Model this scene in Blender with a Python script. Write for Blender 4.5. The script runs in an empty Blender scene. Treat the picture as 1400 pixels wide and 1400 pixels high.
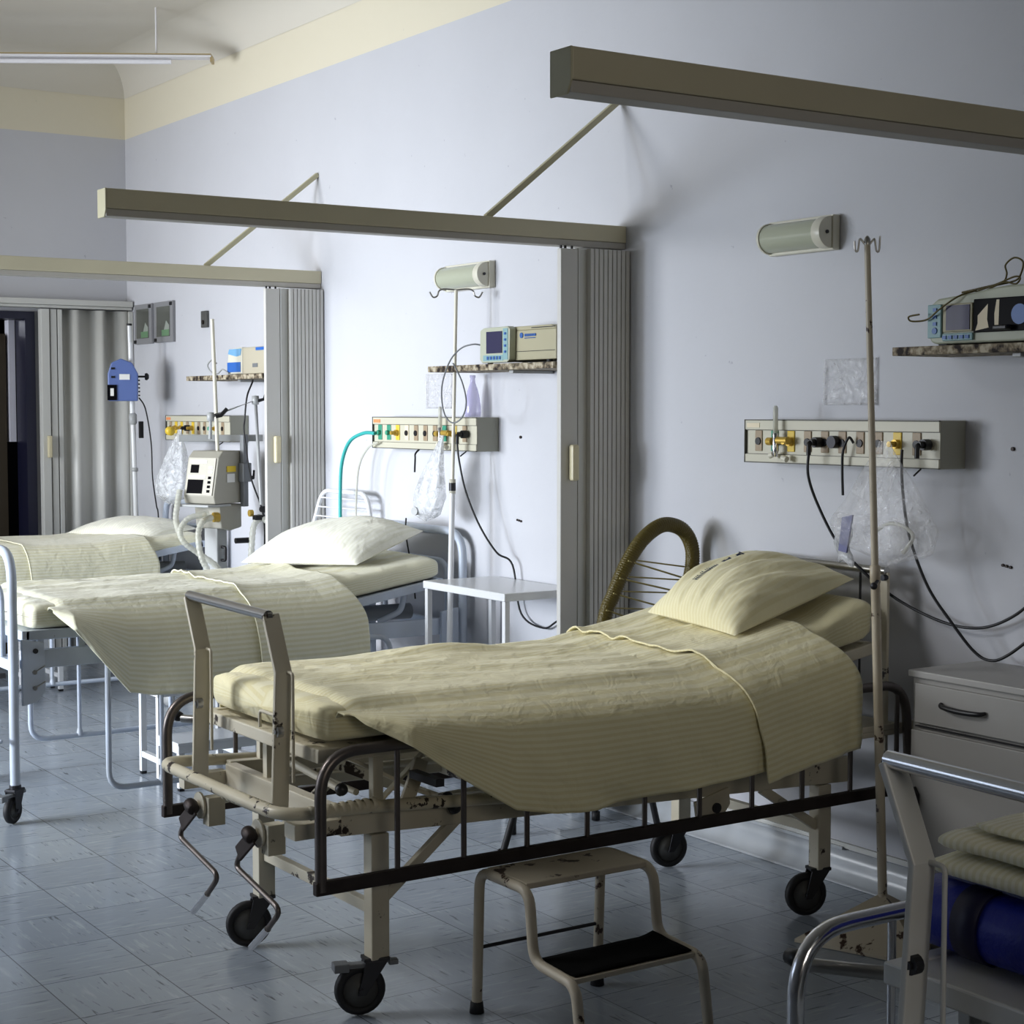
import bpy, math, random
from math import sin, cos, pi, radians, sqrt
from mathutils import Vector, Matrix, noise
random.seed(7)
COL = bpy.context.scene.collection
WX = 3.977            # the long wall the beds stand against
# ------------------------------------------------------------------ materials
MATS = {}
def new_mat(name):
    m = bpy.data.materials.new(name); m.use_nodes = True
    nt = m.node_tree; b = nt.nodes['Principled BSDF']
    MATS[name] = m
    return m, nt, b
def mat(name, col, rough=.5, metal=0., alpha=1., spec=.5, bump=0., bscale=60., vary=0., vscale=3., trans=0., sheen=0.):
    m, nt, b = new_mat(name); N, L = nt.nodes, nt.links
    b.inputs['Base Color'].default_value = (*col, 1); b.inputs['Roughness'].default_value = rough
    b.inputs['Metallic'].default_value = metal; b.inputs['Alpha'].default_value = alpha
    b.inputs['Specular IOR Level'].default_value = spec
    b.inputs['Transmission Weight'].default_value = trans
    b.inputs['Sheen Weight'].default_value = sheen
    tc = N.new('ShaderNodeTexCoord')
    if bump:
        t = N.new('ShaderNodeTexNoise'); t.inputs['Scale'].default_value = bscale
        L.new(tc.outputs['Object'], t.inputs['Vector'])
        bp = N.new('ShaderNodeBump'); bp.inputs['Strength'].default_value = bump; bp.inputs['Distance'].default_value = .01
        L.new(t.outputs['Fac'], bp.inputs['Height']); L.new(bp.outputs['Normal'], b.inputs['Normal'])
    if vary:
        t = N.new('ShaderNodeTexNoise'); t.inputs['Scale'].default_value = vscale; t.inputs['Detail'].default_value = 5
        L.new(tc.outputs['Object'], t.inputs['Vector'])
        mx = N.new('ShaderNodeMix'); mx.data_type = 'RGBA'
        mx.inputs[6].default_value = (*[c*(1-vary) for c in col], 1); mx.inputs[7].default_value = (*[min(1, c*(1+vary)) for c in col], 1)
        L.new(t.outputs['Fac'], mx.inputs[0]); L.new(mx.outputs[2], b.inputs['Base Color'])
    return m
def chipped(name, col, chip=(.035, .022, .015), amount=.625, rough=.38, scale=9.):
    m, nt, b = new_mat(name); N, L = nt.nodes, nt.links
    b.inputs['Roughness'].default_value = rough
    tc = N.new('ShaderNodeTexCoord')
    t = N.new('ShaderNodeTexNoise'); t.inputs['Scale'].default_value = scale; t.inputs['Detail'].default_value = 6; t.inputs['Roughness'].default_value = .62
    L.new(tc.outputs['Object'], t.inputs['Vector'])
    r = N.new('ShaderNodeValToRGB'); r.color_ramp.elements[0].position = amount; r.color_ramp.elements[1].position = amount+.025
    r.color_ramp.elements[0].color = (*col, 1); r.color_ramp.elements[1].color = (*chip, 1)
    t2 = N.new('ShaderNodeTexNoise'); t2.inputs['Scale'].default_value = 4
    L.new(tc.outputs['Object'], t2.inputs['Vector'])
    mx = N.new('ShaderNodeMix'); mx.data_type = 'RGBA'; mx.blend_type = 'MULTIPLY'; mx.inputs[0].default_value = .5
    g = N.new('ShaderNodeValToRGB'); g.color_ramp.elements[0].color = (.7, .66, .58, 1); g.color_ramp.elements[0].position = .35; g.color_ramp.elements[1].position = .6
    L.new(t2.outputs['Fac'], g.inputs[0])
    L.new(t.outputs['Fac'], r.inputs[0]); L.new(r.outputs[0], mx.inputs[6]); L.new(g.outputs[0], mx.inputs[7]); L.new(mx.outputs[2], b.inputs['Base Color'])
    return m
def striped(name, a, c, freq=56., axis=0, bumpd=.25):
    """woven stripe running along the cloth: uses the UV map of the cloth (metres)"""
    m, nt, b = new_mat(name); N, L = nt.nodes, nt.links
    b.inputs['Roughness'].default_value = .85; b.inputs['Sheen Weight'].default_value = .25
    uv = N.new('ShaderNodeUVMap'); sp = N.new('ShaderNodeSeparateXYZ'); L.new(uv.outputs[0], sp.inputs[0])
    mu = N.new('ShaderNodeMath'); mu.operation = 'MULTIPLY'; mu.inputs[1].default_value = freq*2*pi; L.new(sp.outputs[axis], mu.inputs[0])
    sn = N.new('ShaderNodeMath'); sn.operation = 'SINE'; L.new(mu.outputs[0], sn.inputs[0])
    mr = N.new('ShaderNodeMapRange'); mr.inputs[1].default_value = -.3; mr.inputs[2].default_value = .3; L.new(sn.outputs[0], mr.inputs[0])
    mx = N.new('ShaderNodeMix'); mx.data_type = 'RGBA'; mx.inputs[6].default_value = (*a, 1); mx.inputs[7].default_value = (*c, 1)
    L.new(mr.outputs[0], mx.inputs[0]); L.new(mx.outputs[2], b.inputs['Base Color'])
    t = N.new('ShaderNodeTexNoise'); t.inputs['Scale'].default_value = 16; t.inputs['Detail'].default_value = 3; t.inputs['Distortion'].default_value = .6
    tc = N.new('ShaderNodeTexCoord'); L.new(tc.outputs['Object'], t.inputs['Vector'])
    bp = N.new('ShaderNodeBump'); bp.inputs['Strength'].default_value = bumpd; bp.inputs['Distance'].default_value = .02
    L.new(t.outputs['Fac'], bp.inputs['Height']); L.new(bp.outputs['Normal'], b.inputs['Normal'])
    return m

def wall_mat():
    m, nt, b = new_mat('wall_paint'); N, L = nt.nodes, nt.links
    b.inputs['Roughness'].default_value = .62; b.inputs['Specular IOR Level'].default_value = .3
    g = N.new('ShaderNodeNewGeometry'); sp = N.new('ShaderNodeSeparateXYZ'); L.new(g.outputs['Position'], sp.inputs[0])
    t = N.new('ShaderNodeTexNoise'); t.inputs['Scale'].default_value = 2.2; t.inputs['Detail'].default_value = 6; L.new(g.outputs['Position'], t.inputs['Vector'])
    mx = N.new('ShaderNodeMix'); mx.data_type = 'RGBA'; mx.inputs[6].default_value = (.555, .56, .59, 1); mx.inputs[7].default_value = (.60, .605, .635, 1)
    L.new(t.outputs['Fac'], mx.inputs[0])
    th = N.new('ShaderNodeMath'); th.operation = 'GREATER_THAN'; th.inputs[1].default_value = 3.247; L.new(sp.outputs[2], th.inputs[0])
    m2 = N.new('ShaderNodeMix'); m2.data_type = 'RGBA'; m2.inputs[7].default_value = (.72, .675, .55, 1)
    L.new(th.outputs[0], m2.inputs[0]); L.new(mx.outputs[2], m2.inputs[6])
    # small scuffs and marks
    v = N.new('ShaderNodeTexNoise'); v.inputs['Scale'].default_value = 26; v.inputs['Detail'].default_value = 2; L.new(g.outputs['Position'], v.inputs['Vector'])
    r = N.new('ShaderNodeValToRGB'); r.color_ramp.elements[0].position = .77; r.color_ramp.elements[1].position = .80
    r.color_ramp.elements[0].color = (0, 0, 0, 1); r.color_ramp.elements[1].color = (.5, .5, .5, 1)
    L.new(v.outputs['Fac'], r.inputs[0])
    m3 = N.new('ShaderNodeMix'); m3.data_type = 'RGBA'; m3.inputs[7].default_value = (.3, .3, .36, 1)
    L.new(r.outputs[0], m3.inputs[0]); L.new(m2.outputs[2], m3.inputs[6]); L.new(m3.outputs[2], b.inputs['Base Color'])
    n2 = N.new('ShaderNodeTexNoise'); n2.inputs['Scale'].default_value = 9; n2.inputs['Detail'].default_value = 8; L.new(g.outputs['Position'], n2.inputs['Vector'])
    bp = N.new('ShaderNodeBump'); bp.inputs['Strength'].default_value = .12; bp.inputs['Distance'].default_value = .02
    L.new(n2.outputs['Fac'], bp.inputs['Height']); L.new(bp.outputs['Normal'], b.inputs['Normal'])
    return m
def floor_mat():
    m, nt, b = new_mat('vinyl_tiles'); N, L = nt.nodes, nt.links
    g = N.new('ShaderNodeNewGeometry'); sp = N.new('ShaderNodeSeparateXYZ'); L.new(g.outputs['Position'], sp.inputs[0])
    def M(op, a, v=None, c=None):
        n = N.new('ShaderNodeMath'); n.operation = op
        for i, x in enumerate((a, v, c)):
            if x is None: continue
            if isinstance(x, (int, float)): n.inputs[i].default_value = x
            else: L.new(x, n.inputs[i])
        return n.outputs[0]
    S = .3
    ux = M('DIVIDE', M('ADD', sp.outputs[0], 30-.24), S); uy = M('DIVIDE', M('ADD', sp.outputs[1], 30-.26), S)
    fx, fy = M('FRACT', ux), M('FRACT', uy)
    dx = M('MINIMUM', fx, M('SUBTRACT', 1., fx)); dy = M('MINIMUM', fy, M('SUBTRACT', 1., fy))
    line = M('LESS_THAN', M('MINIMUM', dx, dy), .0055)
    ix, iy = M('FLOOR', ux), M('FLOOR', uy)
    par = M('MODULO', M('ADD', ix, iy), 2.)
    cid = N.new('ShaderNodeCombineXYZ'); L.new(ix, cid.inputs[0]); L.new(iy, cid.inputs[1])
    wn = N.new('ShaderNodeTexWhiteNoise'); wn.noise_dimensions = '2D'; L.new(cid.outputs[0], wn.inputs['Vector'])
    def streak(sx, sy, seed):
        c = N.new('ShaderNodeCombineXYZ'); L.new(M('MULTIPLY', sp.outputs[0], sx), c.inputs[0]); L.new(M('MULTIPLY', sp.outputs[1], sy), c.inputs[1]); c.inputs[2].default_value = seed
        t = N.new('ShaderNodeTexNoise'); t.inputs['Scale'].default_value = 1.; t.inputs['Detail'].default_value = 3; t.inputs['Roughness'].default_value = .55
        L.new(c.outputs[0], t.inputs['Vector']); return t.outputs['Fac']
    mixf = lambda a, c, f: M('ADD', M('MULTIPLY', a, M('SUBTRACT', 1., f)), M('MULTIPLY', c, f))
    s = mixf(streak(9, 75, 1.), streak(75, 9, 4.), par)
    s2 = mixf(streak(7, 60, 11.), streak(60, 7, 14.), par)
    dark = N.new('ShaderNodeMapRange'); dark.inputs[1].default_value = .615; dark.inputs[2].default_value = .70; L.new(s, dark.inputs[0])
    lite = N.new('ShaderNodeMapRange'); lite.inputs[1].default_value = .55; lite.inputs[2].default_value = .75; L.new(s2, lite.inputs[0])
    base = N.new('ShaderNodeMix'); base.data_type = 'RGBA'; base.inputs[6].default_value = (.345, .385, .44, 1); base.inputs[7].default_value = (.41, .455, .51, 1); L.new(wn.outputs[0], base.inputs[0])
    a1 = N.new('ShaderNodeMix'); a1.data_type = 'RGBA'; a1.inputs[7].default_value = (.60, .63, .66, 1); L.new(base.outputs[2], a1.inputs[6]); L.new(M('MULTIPLY', lite.outputs[0], .6), a1.inputs[0])
    a2 = N.new('ShaderNodeMix'); a2.data_type = 'RGBA'; a2.inputs[7].default_value = (.10, .11, .12, 1); L.new(a1.outputs[2], a2.inputs[6]); L.new(M('MULTIPLY', dark.outputs[0], .75), a2.inputs[0])
    a3 = N.new('ShaderNodeMix'); a3.data_type = 'RGBA'; a3.inputs[7].default_value = (.07, .075, .08, 1); L.new(a2.outputs[2], a3.inputs[6]); L.new(M('MULTIPLY', line, .8), a3.inputs[0])
    L.new(a3.outputs[2], b.inputs['Base Color'])
    t = N.new('ShaderNodeTexNoise'); t.inputs['Scale'].default_value = 1.7; t.inputs['Detail'].default_value = 6; L.new(g.outputs['Position'], t.inputs['Vector'])
    rr = N.new('ShaderNodeMapRange'); rr.inputs[3].default_value = .12; rr.inputs[4].default_value = .30; L.new(t.outputs['Fac'], rr.inputs[0]); L.new(rr.outputs[0], b.inputs['Roughness'])
    # each tile tips the reflection a little
    hb = N.new('ShaderNodeMath'); hb.operation = 'ADD'
    t3 = N.new('ShaderNodeTexNoise'); t3.inputs['Scale'].default_value = 7; L.new(g.outputs['Position'], t3.inputs['Vector'])
    L.new(t3.outputs['Fac'], hb.inputs[0]); L.new(M('MULTIPLY', line, -.5), hb.inputs[1])
    bp = N.new('ShaderNodeBump'); bp.inputs['Strength'].default_value = .22; bp.inputs['Distance'].default_value = .01
    L.new(hb.outputs[0], bp.inputs['Height']); L.new(bp.outputs['Normal'], b.inputs['Normal'])
    return m
def granite():
    m, nt, b = new_mat('granite'); N, L = nt.nodes, nt.links
    tc = N.new('ShaderNodeTexCoord'); b.inputs['Roughness'].default_value = .6; b.inputs['Specular IOR Level'].default_value = .2
    t = N.new('ShaderNodeTexNoise'); t.inputs['Scale'].default_value = 38; t.inputs['Detail'].default_value = 4; L.new(tc.outputs['Object'], t.inputs['Vector'])
    r = N.new('ShaderNodeValToRGB'); e = r.color_ramp.elements; e[0].position = .36; e[0].color = (.03, .022, .02, 1); e[1].position = .50; e[1].color = (.26, .215, .15, 1)
    x = e.new(.62); x.color = (.50, .45, .35, 1)
    L.new(t.outputs['Fac'], r.inputs[0]); L.new(r.outputs[0], b.inputs['Base Color'])
def plastic_film(name, a, tint=(.8, .82, .85)):
    m, nt, b = new_mat(name); N, L = nt.nodes, nt.links
    b.inputs['Base Color'].default_value = (*tint, 1); b.inputs['Roughness'].default_value = .09; b.inputs['Specular IOR Level'].default_value = 1.
    tc = N.new('ShaderNodeTexCoord'); t = N.new('ShaderNodeTexNoise'); t.inputs['Scale'].default_value = 22; t.inputs['Detail'].default_value = 5; t.inputs['Distortion'].default_value = 1.5
    L.new(tc.outputs['Object'], t.inputs['Vector'])
    bp = N.new('ShaderNodeBump'); bp.inputs['Strength'].default_value = .8; bp.inputs['Distance'].default_value = .02
    L.new(t.outputs['Fac'], bp.inputs['Height']); L.new(bp.outputs['Normal'], b.inputs['Normal'])
    mr = N.new('ShaderNodeMapRange'); mr.inputs[1].default_value = .35; mr.inputs[2].default_value = .75; mr.inputs[3].default_value = a*.55; mr.inputs[4].default_value = min(1, a*2.0)
    L.new(t.outputs['Fac'], mr.inputs[0]); L.new(mr.outputs[0], b.inputs['Alpha'])
wall_mat(); floor_mat(); granite()
plastic_film('clear_film', .20, (.9, .9, .92)); plastic_film('milky_film', .46)
mat('ceiling_paint', (.66, .63, .56), .8)
mat('beige_metal', (.60, .56, .42), .45, vary=.08); mat('beige_track', (.50, .48, .44), .45)
mat('pale_end', (.52, .49, .34), .5)
mat('curtain_grey', (.60, .59, .56), .42, vary=.06); mat('curtain_light', (.60, .60, .57), .4); mat('handle_ivory', (.66, .60, .42), .4)
mat('dark_gap', (.02, .02, .022), .7)
chipped('cream_paint', (.64, .60, .49)); chipped('cream_wrap', (.66, .61, .47), amount=.60, scale=22)
chipped('white_paint', (.66, .67, .66), amount=.70); chipped('blue_white_paint', (.56, .62, .72), amount=.73)
chipped('stool_paint', (.58, .52, .41), chip=(.06, .03, .018), amount=.60, scale=12)
mat('white_gloss', (.74, .75, .76), .25); mat('cabinet_paint', (.36, .35, .33), .45); mat('cabinet_top', (.40, .39, .37), .4)
mat('steel', (.45, .44, .42), .28, 1.); mat('dull_steel', (.17, .15, .14), .38, .85, vary=.2, vscale=12); mat('rusty_bar', (.045, .035, .032), .5, .5, vary=.4, vscale=20)
mat('chrome', (.78, .78, .80), .20, 1.); mat('rubber', (.016, .016, .018), .6); mat('wheel_hub', (.13, .13, .125), .5, .3, vary=.25, vscale=20); mat('iron_dark', (.05, .05, .055), .45, .6)
mat('black_plastic', (.012, .012, .014), .4); mat('black_glass', (.006, .006, .008), .3, spec=.03); mat('grey_plastic', (.42, .43, .43), .4); mat('mid_grey', (.20, .21, .22), .45)
mat('panel_face', (.56, .54, .44), .4); mat('panel_side', (.34, .34, .29), .45); mat('panel_edge', (.10, .10, .085), .5); mat('plate_wood', (.36, .28, .19), .45)
mat('outlet_yellow', (.72, .52, .06), .4); mat('outlet_green', (.05, .30, .20), .4); mat('brass', (.55, .38, .08), .35, .4); mat('orange_label', (.7, .28, .12), .6)
mat('monitor_shell', (.46, .48, .38), .45); mat('monitor_cyan', (.25, .40, .42), .45); mat('monitor_beige', (.42, .39, .27), .5); mat('screen_blue', (.045, .045, .10), .25, spec=.15)
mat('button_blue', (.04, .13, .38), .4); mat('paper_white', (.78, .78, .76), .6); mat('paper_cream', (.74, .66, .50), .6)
mat('pump_blue', (.13, .19, .42), .45); mat('box_blue', (.04, .16, .50), .4); mat('box_light_blue', (.20, .42, .65), .4); mat('box_beige', (.50, .46, .36), .5)
mat('olive_cord', (.11, .085, .015), .3, bump=.3, bscale=200); mat('olive_string', (.36, .31, .13), .4); mat('green_hose', (.05, .42, .40), .35)
mat('lamp_shell', (.68, .66, .56), .35); mat('lamp_glass', (.46, .48, .38), .25); mat('tube_white', (.75, .74, .76), .4); mat('gold_edge', (.42, .33, .18), .4)
mat('navy_frame', (.012, .013, .035), .35); mat('brown_door', (.055, .042, .026), .45); mat('dark_room', (.006, .006, .008), .9); mat('jamb_white', (.66, .66, .74), .6)
mat('blue_vinyl', (.010, .022, .30), .42, spec=.35, bump=.15, bscale=90); mat('blue_band', (.004, .004, .035), .5); mat('blue_pale', (.16, .17, .32), .5)
mat('base_vinyl', (.46, .48, .50), .28, vary=.12, vscale=8); mat('black_mat', (.004, .004, .004), .95, spec=.1)
mat('frame_grey', (.28, .28, .29), .4); mat('picture_dark', (.13, .135, .12), .15); mat('picture_pale', (.34, .37, .33), .4); mat('picture_green', (.16, .28, .16), .4)
mat('vent_shell', (.40, .385, .33), .45); mat('vent_front', (.52, .50, .43), .45); mat('sticker_yellow', (.78, .58, .05), .5); mat('hose_clear', (.66, .66, .58), .3, alpha=.6)
mat('bottle_lilac', (.55, .52, .80), .15, alpha=.5); mat('thread_navy', (.02, .03, .07), .8); mat('wall_dark', (.1, .1, .12), .9)
striped('sheet_cloth', (.78, .715, .44), (.84, .79, .55), 60., 1, .4)
striped('pillow_cloth', (.80, .74, .48), (.85, .80, .56), 60., 0)
striped('ribbed_cloth', (.80, .76, .54), (.88, .85, .68), 75., 0, .5)
striped('linen_white', (.76, .73, .53), (.83, .81, .66), 60., 1, .3)
striped('linen_pillow', (.80, .79, .68), (.85, .84, .75), 60., 0, .3)

# ------------------------------------------------------------------ mesh builder
def fillet(pts, r, seg=5):
    pts = [Vector(p) for p in pts]; out = [pts[0]]
    for i in range(1, len(pts)-1):
        a, p, c = pts[i-1], pts[i], pts[i+1]
        u, w = (a-p), (c-p); lu, lw = u.length, w.length; u.normalize(); w.normalize()
        ang = u.angle(w)
        if ang > pi-.02: out.append(p); continue
        d = min(r/math.tan(ang/2), lu*.48, lw*.48)
        s, e = p+u*d, p+w*d
        for k in range(seg+1):
            t = k/seg; out.append(s*(1-t)**2 + p*2*t*(1-t) + e*t*t)
    out.append(pts[-1]); return out
def spline(pts, n=8, closed=False):
    P = [Vector(p) for p in pts]; out = []; m = len(P)
    rng = range(m if closed else m-1)
    for i in rng:
        if closed: a, b_, c, d = P[(i-1) % m], P[i], P[(i+1) % m], P[(i+2) % m]
        else: a, b_, c, d = P[max(i-1, 0)], P[i], P[i+1], P[min(i+2, m-1)]
        for k in range(n):
            t = k/n; out.append(.5*((2*b_)+(c-a)*t+(2*a-5*b_+4*c-d)*t*t+(3*b_-a-3*c+d)*t**3))
    if not closed: out.append(P[-1])
    return out
class MB:
    def __init__(s): s.v = []; s.f = []; s.sm = []; s.mi = []; s.uv = {}; s.cur = 0
    def add(s, vs, fs, smooth=False, M=None):
        o = len(s.v)
        for p in vs:
            p = Vector(p); s.v.append(M @ p if M is not None else p)
        for f in fs: s.f.append(tuple(i+o for i in f)); s.sm.append(smooth); s.mi.append(s.cur)
        return s
    def bx(s, x0, x1, y0, y1, z0, z1, M=None):
        vs = [(x0,y0,z0),(x1,y0,z0),(x1,y1,z0),(x0,y1,z0),(x0,y0,z1),(x1,y0,z1),(x1,y1,z1),(x0,y1,z1)]
        return s.add(vs, [(0,3,2,1),(4,5,6,7),(0,1,5,4),(1,2,6,5),(2,3,7,6),(3,0,4,7)], False, M)
    def prism(s, poly, axis, a, b, smooth=False, M=None):
        n = len(poly); vs = []
        for t in (a, b):
            for p, q in poly:
                vs.append((t, p, q) if axis == 'x' else (p, t, q) if axis == 'y' else (p, q, t))
        fs = [tuple(range(n))[::-1], tuple(range(n, 2*n))] + [(i, (i+1) % n, n+(i+1) % n, n+i) for i in range(n)]
        o = len(s.f); s.add(vs, fs, smooth, M); s.sm[o] = s.sm[o+1] = False; return s
    def tube(s, pts, r, n=10, closed=False, rfun=None):
        P = [Vector(p) for p in pts]; m = len(P); T = []
        for i in range(m):
            if closed: t = P[(i+1) % m]-P[(i-1) % m]
            else: t = P[min(i+1, m-1)]-P[max(i-1, 0)]
            T.append(t.normalized() if t.length > 1e-9 else Vector((0, 0, 1)))
        up = Vector((0, 0, 1)) if abs(T[0].z) < .9 else Vector((1, 0, 0))
        nrm = (up-T[0]*up.dot(T[0])).normalized(); vs = []
        for i in range(m):
            if i:
                nrm = (nrm-T[i]*nrm.dot(T[i]))
                nrm = nrm.normalized() if nrm.length > 1e-6 else T[i].orthogonal().normalized()
            bn = T[i].cross(nrm); rr = rfun(i/(m-1)) if rfun else r
            for k in range(n):
                a = 2*pi*k/n; vs.append(P[i]+(nrm*cos(a)+bn*sin(a))*rr)
        fs = []
        for i in range(m if closed else m-1):
            j = (i+1) % m
            for k in range(n): fs.append((i*n+k, i*n+(k+1) % n, j*n+(k+1) % n, j*n+k))
        s.add(vs, fs, True)
        if not closed: s.add(vs[:n], [tuple(range(n))[::-1]]); s.add(vs[-n:], [tuple(range(n))])
        return s
    def rod(s, a, b, r, n=10): return s.tube([a, b], r, n)
    def flat(s, pts, w, t, wd=(0, 1, 0)):
        """rectangular bar swept along pts; w measured along wd, t across"""
        P = [Vector(p) for p in pts]; m = len(P); wd = Vector(wd).normalized(); vs = []
        for i in range(m):
            T = (P[min(i+1, m-1)]-P[max(i-1, 0)]).normalized()
            W = (wd-T*wd.dot(T)).normalized(); Q = T.cross(W)
            k = 1.
            if 0 < i < m-1:
                a = (P[i]-P[i-1]).normalized().angle((P[i+1]-P[i]).normalized()); k = 1/max(.3, cos(a/2))
            for sw, sq in ((-1,-1),(1,-1),(1,1),(-1,1)): vs.append(P[i]+W*sw*w/2+Q*sq*t/2*k)
        fs = [(3,2,1,0), tuple(4*(m-1)+i for i in range(4))]
        for i in range(m-1):
            for k in range(4): fs.append((4*i+k, 4*i+(k+1) % 4, 4*i+4+(k+1) % 4, 4*i+4+k))
        return s.add(vs, fs)
    def lathe(s, prof, c=(0,0,0), axis=(0,0,1), n=24, smooth=True):
        A = Vector(axis).normalized(); U = A.orthogonal().normalized(); V = A.cross(U); c = Vector(c); vs = []
        for r, h in prof:
            for k in range(n):
                a = 2*pi*k/n; vs.append(c+A*h+(U*cos(a)+V*sin(a))*r)
        fs = []
        for i in range(len(prof)-1):
            for k in range(n): fs.append((i*n+k, i*n+(k+1) % n, (i+1)*n+(k+1) % n, (i+1)*n+k))
        return s.add(vs, fs, smooth)
    def disc(s, c, axis, r, h, n=24):
        return s.lathe([(0, -h/2), (r, -h/2), (r, h/2), (0, h/2)], c, axis, n, False)
    def grid(s, fn, nu, nv, uvfn=None, closed_v=False):
        o = len(s.v); vs = []
        for i in range(nu+1):
            for j in range(nv+1):
                vs.append(fn(i/nu, j/nv))
                if uvfn: s.uv[o+len(vs)-1] = uvfn(i/nu, j/nv)
        fs = [(i*(nv+1)+j, (i+1)*(nv+1)+j, (i+1)*(nv+1)+j+1, i*(nv+1)+j+1) for i in range(nu) for j in range(nv)]
        return s.add(vs, fs, True)
    def each(s, name, m, parent=None, **k):
        """every separate piece becomes an object of its own"""
        par = list(range(len(s.v)))
        def find(i):
            while par[i] != i: par[i] = par[par[i]]; i = par[i]
            return i
        for f in s.f:
            for i in f[1:]: par[find(i)] = find(f[0])
        grp = {}
        for q, f in enumerate(s.f): grp.setdefault(find(f[0]), []).append(q)
        # merge islands whose boxes touch
        boxes = []
        for fs in grp.values():
            P = [s.v[i] for q in fs for i in s.f[q]]
            boxes.append([[min(p[a] for p in P)-.002 for a in range(3)], [max(p[a] for p in P)+.002 for a in range(3)], list(fs)])
        ch = True
        while ch:
            ch = False
            for a in range(len(boxes)):
                for c in range(a+1, len(boxes)):
                    A, B = boxes[a], boxes[c]
                    if all(A[0][d] <= B[1][d] and B[0][d] <= A[1][d] for d in range(3)):
                        boxes[a] = [[min(A[0][d], B[0][d]) for d in range(3)], [max(A[1][d], B[1][d]) for d in range(3)], A[2]+B[2]]; boxes.pop(c); ch = True; break
                if ch: break
        o = None
        for _, _, fs in boxes:
            mb = MB(); mp = {}
            for q in fs:
                g = []
                for i in s.f[q]:
                    if i not in mp: mp[i] = len(mb.v); mb.v.append(s.v[i])
                    g.append(mp[i])
                mb.f.append(tuple(g)); mb.sm.append(s.sm[q]); mb.mi.append(s.mi[q])
            o = mb.build(name, m, parent, **k)
        return o
    def build(s, name, m, parent=None, bevel=0., solid=0., subd=0, xf=None):
        off = Vector(parent['_o']) if parent is not None and '_o' in parent else Vector((0, 0, 0))
        if xf is not None: vv = [xf @ p for p in s.v]
        else: vv = s.v
        me = bpy.data.meshes.new(name)
        ctr = Vector((0, 0, 0))
        if parent is None:
            xs = [p.x for p in vv]; ys = [p.y for p in vv]; zs = [p.z for p in vv]
            ctr = Vector(((min(xs)+max(xs))/2, (min(ys)+max(ys))/2, min(zs)))
            off = ctr
        me.from_pydata([p-off for p in vv], [], s.f)
        me.polygons.foreach_set('use_smooth', s.sm); me.polygons.foreach_set('material_index', s.mi)
        for mm in (m if isinstance(m, (list, tuple)) else [m]): me.materials.append(MATS[mm])
        if s.uv:
            l = me.uv_layers.new(name='UVMap')
            for lp in me.loops:
                if lp.vertex_index in s.uv: l.data[lp.index].uv = s.uv[lp.vertex_index]
        me.update()
        o = bpy.data.objects.new(name, me); COL.objects.link(o)
        if parent is not None: o.parent = parent; o['_o'] = tuple(off)
        else: o.location = ctr; o['_o'] = tuple(off)
        if solid:
            d = o.modifiers.new('solid', 'SOLIDIFY'); d.thickness = solid; d.offset = 0
        if bevel:
            d = o.modifiers.new('bevel', 'BEVEL'); d.width = bevel; d.segments = 2; d.limit_method = 'ANGLE'; d.angle_limit = radians(40)
        if subd:
            d = o.modifiers.new('subd', 'SUBSURF'); d.levels = subd; d.render_levels = subd
        return o
def tag(o, label, cat, group=None, kind=None):
    if label: o['label'] = label
    if cat: o['category'] = cat
    if group: o['group'] = group
    if kind: o['kind'] = kind
    return o
def thing(name, label, cat, loc, group=None):
    o = bpy.data.objects.new(name, None); COL.objects.link(o); o.location = loc; o['_o'] = tuple(loc); o.empty_display_size = .1
    return tag(o, label, cat, group)
def struct(o): o['kind'] = 'structure'; return o
def fbm(x, y, z): return noise.noise(Vector((x, y, z)))
def lerp(tab, x):
    if x <= tab[0][0]: return tab[0][1]
    for (a, fa), (b, fb) in zip(tab, tab[1:]):
        if x <= b: t = (x-a)/(b-a); return fa+(fb-fa)*t
    return tab[-1][1]
def sstep(a, b, x): t = min(1, max(0, (x-a)/(b-a))); return t*t*(3-2*t)

# ------------------------------------------------------------------ room shell
RX0, RY0, RY1, RZ = -2.2, -2.5, 10.4, 3.72
struct(MB().bx(RX0, WX, RY0, RY1+2.2, -.1, 0).build('floor', 'vinyl_tiles'))
struct(MB().bx(WX, WX+.15, RY0, RY1, 0, RZ).build('wall_right', 'wall_paint'))
struct(MB().bx(RX0-.1, WX+.15, RY0-.1, RY0, 0, RZ).build('wall_near', 'wall_dark'))
DX0, DX1, DZ = 2.42, 3.375, 2.15        # doorway in the far wall
b = MB(); b.bx(RX0, DX0, RY1, RY1+.15, 0, RZ); b.bx(DX1, WX+.15, RY1, RY1+.15, 0, RZ); b.bx(DX0, DX1, RY1, RY1+.15, DZ, RZ)
struct(b.build('wall_far', 'wall_paint'))
# window wall, out of the picture on the left
WIN = [(4.6, 5.5), (5.75, 7.1), (7.7, 9.4)]
WZ0, WZ1 = .95, 2.65
b = MB(); ys = [RY0]+[v for w in WIN for v in w]+[RY1]
for i in range(0, len(ys), 2): b.bx(RX0-.2, RX0, ys[i], ys[i+1], 0, RZ)
for a, c in WIN: b.bx(RX0-.2, RX0, a, c, 0, WZ0); b.bx(RX0-.2, RX0, a, c, WZ1, RZ)
struct(b.build('wall_left', 'wall_paint'))
for i, (a, c) in enumerate(WIN):
    b = MB(); t = .04
    for yy in (a, (a+c)/2-t/2, c-t): b.bx(RX0-.13, RX0-.07, yy, yy+t, WZ0, WZ1)
    for zz in (WZ0, (WZ0+WZ1)/2, WZ1-t): b.bx(RX0-.13, RX0-.07, a, c, zz, zz+t)
    struct(b.build('window_%d' % (i+1), 'white_gloss'))
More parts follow.
